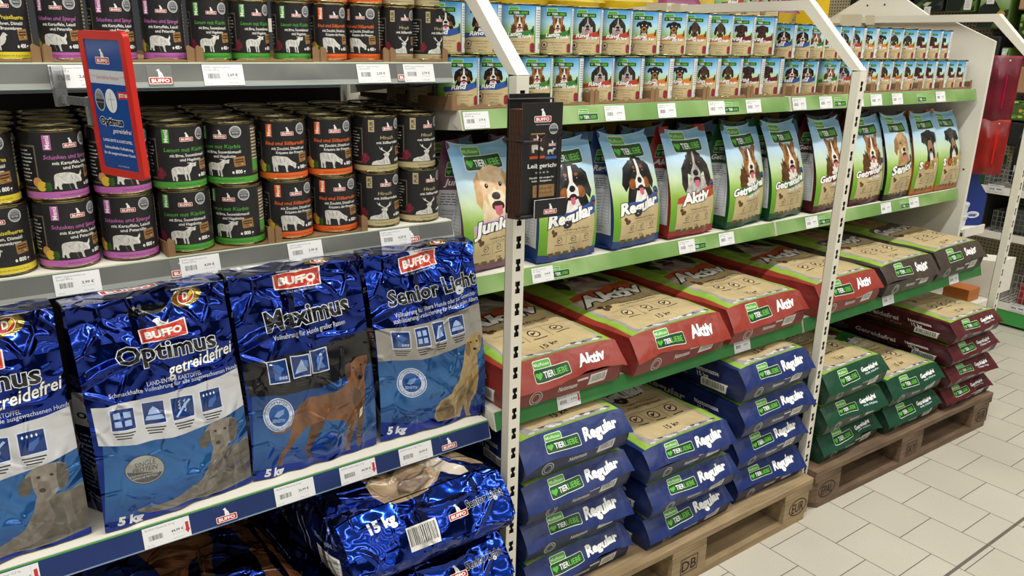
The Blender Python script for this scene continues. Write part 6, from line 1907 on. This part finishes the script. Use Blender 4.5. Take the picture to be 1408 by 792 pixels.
link('carton', m.mesh('orange_card', mat('orange_card', '#b5692a', .5)), o)
m = MB(); m.box(2.515, .12, 0, 2.72, .75, .45)
tag(link('white_base_cabinet', m.mesh('white_base_cabinet', M_WHITE)), 'white low cabinet under the orange carton', 'cabinet')
m = MB(); m.box(2.56, .06, .455, 2.70, .075, .62)
m = MB(); m.prism([(.11, .47), (.28, .47), (.28, .60), (.11, .62)], 2.70, 2.85)
tag(link('white_display_case', m.mesh('white_case', M_WHITE)), 'plain white display case beside the brown sacks', 'box')

# ------------------------------------------------------------------ the crossing gondola in the distance (faces -x, runs along y)
XF = 3.80
o = thing('distant_gondola', 'distant shelving with green plinth and perforated back', 'shelving unit', (XF, 0, 0))
m = MB(); m.box(0, -.8, .015, .5, 3.2, .10)
link('plinth', m.mesh('plinth', mat('green_plinth', '#3f9a48', .45)), o)
m = MB(); m.box(.03, -.8, 0, .45, 3.2, .015)
link('plinth_foot', m.mesh('plinth_foot', M_BLACK), o)
pg = bpy.data.materials.new('perforated_board'); pg.use_nodes = True
nt = pg.node_tree; b = nt.nodes['Principled BSDF']; tc = nt.nodes.new('ShaderNodeTexCoord')
vm = nt.nodes.new('ShaderNodeVectorMath'); vm.operation = 'MULTIPLY'; vm.inputs[1].default_value = (0, 50, 50)
fr = nt.nodes.new('ShaderNodeVectorMath'); fr.operation = 'FRACTION'
sb = nt.nodes.new('ShaderNodeVectorMath'); sb.operation = 'SUBTRACT'; sb.inputs[1].default_value = (0, .5, .5)
ln = nt.nodes.new('ShaderNodeVectorMath'); ln.operation = 'LENGTH'
gt = nt.nodes.new('ShaderNodeMath'); gt.operation = 'GREATER_THAN'; gt.inputs[1].default_value = .24
mx = nt.nodes.new('ShaderNodeMix'); mx.data_type = 'RGBA'; mx.inputs['A'].default_value = lin('#3c3428') + (1,); mx.inputs['B'].default_value = lin('#b9ab8a') + (1,)
L = nt.links.new
L(tc.outputs['Object'], vm.inputs[0]); L(vm.outputs[0], fr.inputs[0]); L(fr.outputs[0], sb.inputs[0]); L(sb.outputs[0], ln.inputs[0]); L(ln.outputs['Value'], gt.inputs[0]); L(gt.outputs[0], mx.inputs['Factor']); L(mx.outputs['Result'], b.inputs['Base Color'])
m = MB(); m.box(.42, -.8, .1, .44, 3.2, 2.1)
link('perforated_back', m.mesh('perforated_back', pg), o)
for z, n_ in ((.13, 'lower_deck'), (.50, 'middle_deck'), (.75, 'upper_deck')):
    m = MB(); m.box(.0 if z < .2 else .06, -.8, z - .02, .42, 3.2, z); m.box(-.004 if z < .2 else .056, -.8, z - .035, .0 if z < .2 else .06, 3.2, z + .006)
    link('deck', m.mesh(n_, M_WHITE), o)
def wire_basket(y, z, w, d, h, col, label, xoff=.02):
    o = thing('wire_basket', label, 'basket', (XF + xoff, y, z), 0, 'wire baskets on the distant shelves')
    m = MB(); r = .0022
    for k in range(5):
        zz = .003 + (h - .003) * k / 4
        m.tube([(0, -w / 2, zz), (0, w / 2, zz), (d, w / 2, zz), (d, -w / 2, zz)], r, 5, True)
    n_ = int(w / .022)
    for k in range(n_ + 1):
        yy = -w / 2 + w * k / n_
        m.tube([(0, yy, h), (0, yy, .003), (d, yy, .003)], r * .8, 5)
    n_ = int(d / .022)
    for k in range(n_ + 1):
        xx = d * k / n_
        for s in (-1, 1):
            m.tube([(xx, s * w / 2, h), (xx, s * w / 2, .003)], r * .8, 5)
    link('wire_mesh', m.mesh('wire_mesh', mat('wire_' + col, col, .35, .4), True), o)
wire_basket(.80, .131, .26, .3, .15, '#2f6a3c', 'green wire basket low on the distant shelves beyond the maroon sacks')
wire_basket(.36, .131, .34, .3, .17, '#8f908c', 'grey wire basket with red goods low on the distant shelves')
wire_basket(.56, .752, .34, .3, .10, '#8f908c', 'grey wire basket under the black tube on the distant shelves', .064)
wire_basket(.52, .502, .26, .3, .12, '#6f726e', 'grey wire basket on the middle distant shelf', .064)
def soft_box(name, x0, y0, z0, x1, y1, z1, col, label, cat, group=None, bev=.006, rough=.5, art=None):
    o = thing(name, label, cat, ((x0 + x1) / 2, (y0 + y1) / 2, z0), 0, group)
    m = MB(); m.bbox(x0 - (x0 + x1) / 2, y0 - (y0 + y1) / 2, 0, x1 - (x0 + x1) / 2, y1 - (y0 + y1) / 2, z1 - z0, bev)
    link('body', m.mesh(name, mat(name + str(col), col, rough, 0, .12, 25)), o)
    if art is not None:
        w_, h_ = (y1 - y0) - 2 * bev, (z1 - z0) - 2 * bev
        A = Art(w_, h_, col); art(A)
        link('front_print', sheet(name + label[:12], A, lambda u, v: Vector((x0 - (x0 + x1) / 2 - .0006, w_ / 2 - u, v + bev)), .08, M_PRINT), o)
    return o
soft_box('red_case', XF + .06, .30, .135, XF + .26, .44, .24, '#a81f22', 'red plastic case in the distant grey basket', 'case')
soft_box('red_packet', XF + .33, .40, .135, XF + .40, .50, .47, '#a3232e', 'dark red packet on the right edge above the distant basket', 'packet')
soft_box('green_bottle_case', XF + .10, .745, .756, XF + .34, .90, .90, '#1f4a32', 'dark green case behind the blue display box', 'case')
soft_box('grey_pack', XF + .10, .45, .51, XF + .3, .58, .64, '#4a4c48', 'dark grey pack on the middle distant shelf', 'packet')
soft_box('dark_bin', XF + .06, .70, .505, XF + .36, .98, .70, '#23241f', 'black bin on the middle distant shelf behind the white display case', 'bin')
soft_box('black_tube', XF + .12, .57, .765, XF + .20, .64, 1.05, '#17171a', 'black upright tube in the distant wire basket', 'tube', bev=.02, art=lambda A: (A.rect(.1, .62, .6, .78, '#c9c9c4'), A.rect(.45, .1, .55, .2, '#8a8a88')))
# price holders on the distant shelf
def far_label(y, z, x, label, seed):
    A = Art(.085, .04, '#dcdcda'); barcode(A, .1, .45, .45, .85, seed, '#dcdcda'); A.rect(.1, .12, .7, .2, '#8d8e92'); A.rect(.55, .5, .85, .65, '#55565a')
    o = link('price_label', sheet('far_label%d' % seed, A, lambda u, v: Vector((0, .0425 - u, v)), .1, M_PRINT, thick=.001, smooth=False), None, (x, y, z))
    tag(o, label, 'price label')
far_label(.66, .727, XF + .053, 'white price label under the distant basket with the black tube', 70)
far_label(.40, .105, XF - .008, 'white price label above the distant green plinth', 71)
far_label(.72, .105, XF - .008, 'white price label on the distant deck beside the maroon sacks', 72)
# garden products hung and stacked on the upper distant wall
def leafy(A, dark='#1d2a14', y0=0.0):
    rd = random.Random(int(A.w * 1000))
    for i in range(26):
        cx, cy = rd.random(), y0 + rd.random() * (1 - y0)
        A.poly(blob(cx, cy, .08, .07, .3, 10, i), rd.choice(('#5f8a2a', '#8fb53c', '#2f4a1c', '#b9c95a', dark)))
    A.circ(.6, .5, .1, '#d6a63a')
def green_art(A):
    A.bg = grad([(0, '#c3cfc4'), (.35, '#9fb98e'), (.6, '#6f9440'), (1, '#33501f')])
    rd = random.Random(int(A.w * 3000 + A.h * 700))
    for i in range(7):
        x, y = rd.random(), rd.random()
        A.poly([(x, y), (x + .2, y - .25), (x + .45, y - .3), (x + .25, y)], rd.choice(('#4f7a2a', '#86a94a', '#1b2416', '#20301a')))
    A.poly([(0, .55), (.4, .35), (.7, .6), (.5, 1), (0, 1)], '#161c14'); A.circ(.75, .72, .09, '#c2923c'); A.rect(.1, .08, .5, .16, '#e6eae0')
def black_art(A):
    A.bg = fur('#1b211c', '#0f1311', 8, 2, .8)
    rd = random.Random(int(A.w * 2000 + A.h * 900))
    for i in range(14):
        x, y = rd.random(), rd.random()
        A.poly([(x, y), (x + .12, y - .1), (x + .3, y - .08), (x + .14, y + .05)], rd.choice(('#4a6a2c', '#8fa84a', '#2c4030', '#c9c8a0', '#31413a')))
    A.circ(rd.uniform(.3, .7), rd.uniform(.3, .7), .08, '#b98a34')
G2 = 'garden packs on the distant wall'
cells = [  # y0, y1, z0, z1, art, colour, label
 (1.42, 1.62, 1.68, 1.86, black_art, '#161b18', 'dark leafy pack at the top, just right of the peaked panel'),
 (1.22, 1.40, 1.70, 1.88, black_art, '#161b18', 'dark leafy pack at the top, second from the peaked panel'),
 (1.03, 1.20, 1.69, 1.86, green_art, '#56702f', 'lime green pack with pale label at the top of the distant wall'),
 (.84, 1.01, 1.60, 1.86, green_art, '#4f6a2c', 'lime green pack beside the black case at the top of the distant wall'),
 (.66, .80, 1.70, 1.86, None, '#b08a68', 'tan carton in the top right corner of the picture'),
 (.60, .78, 1.50, 1.68, leafy, '#2c3a1e', 'leafy printed pack under the tan carton'),
 (.62, .76, 1.26, 1.40, None, '#a9805e', 'tan carton between the black cases and the right edge'),
 (.86, 1.06, 1.27, 1.56, None, '#1a1c1c', 'black case seen under the far arch beam, right one'),
 (1.08, 1.26, 1.28, 1.56, None, '#20231f', 'black case seen under the far arch beam, left one'),
 (.80, .845, 1.30, 1.50, green_art, '#5a7833', 'narrow lime pack beside the black case under the arch'),
 (.47, .60, 1.52, 1.70, green_art, '#5f7840', 'leafy pale pack at the right edge below the tan carton'),
 (1.66, 1.82, 1.70, 1.88, black_art, '#161b18', 'dark leafy pack at the top, partly behind the peaked panel'),
 (.60, .80, 1.02, 1.13, leafy, '#46602a', 'leafy printed pack right of the crimson bag, upper'),
 (.60, .72, .88, 1.01, None, '#181a18', 'black box right of the crimson bag'),
 (.725, .80, .88, 1.01, green_art, '#56702f', 'narrow lime pack right of the crimson bag'),
]
for y0, y1, z0, z1, art, col, l in cells:
    dz = .09 if z0 < 1.25 else 0
    soft_box('garden_pack', XF + .22, y0, z0 + dz, XF + .41, y1, z1 + dz, col, l, 'packet', G2, art=art)
for i, (y, z) in enumerate(((.88, 1.02), (.99, 1.03))):
    o = soft_box('bare_root_bag', XF + .34, y - .045, z, XF + .41, y + .045, z + .14, '#cbb68c', ('beige seed bag hung right of the crimson bag, left one', 'beige seed bag hung right of the crimson bag, right one')[i], 'bag', 'beige seed bags on the distant wall', bev=.015)
for i, (y, z) in enumerate(((1.05, 1.70), (.93, 1.73), (.70, 1.56), (1.28, 1.66))):
    A = Art(.04, .06, '#e4e2dc'); paras(A, .15, .2, .7, 5, .14, '#8a8a88', i)
    o = link('white_hang_tag', sheet('hang_tag%d' % i, A, lambda u, v: Vector((0, .02 - u, v)), .05, M_PRINT, thick=.0015, smooth=False), None, (XF + .17, y, z))
    tag(o, 'white hang tag on the distant wall, %s' % ('in front of the lime pack', 'above the black case', 'in front of the leafy pack', 'in front of the dark leafy pack')[i], 'tag')
    m = MB(); m.tube([(0.003, 0, .055), (.24, 0, .06)], .003, 6)
    link('hook_rod', m.mesh('hook_rod', M_STEEL, True), o)
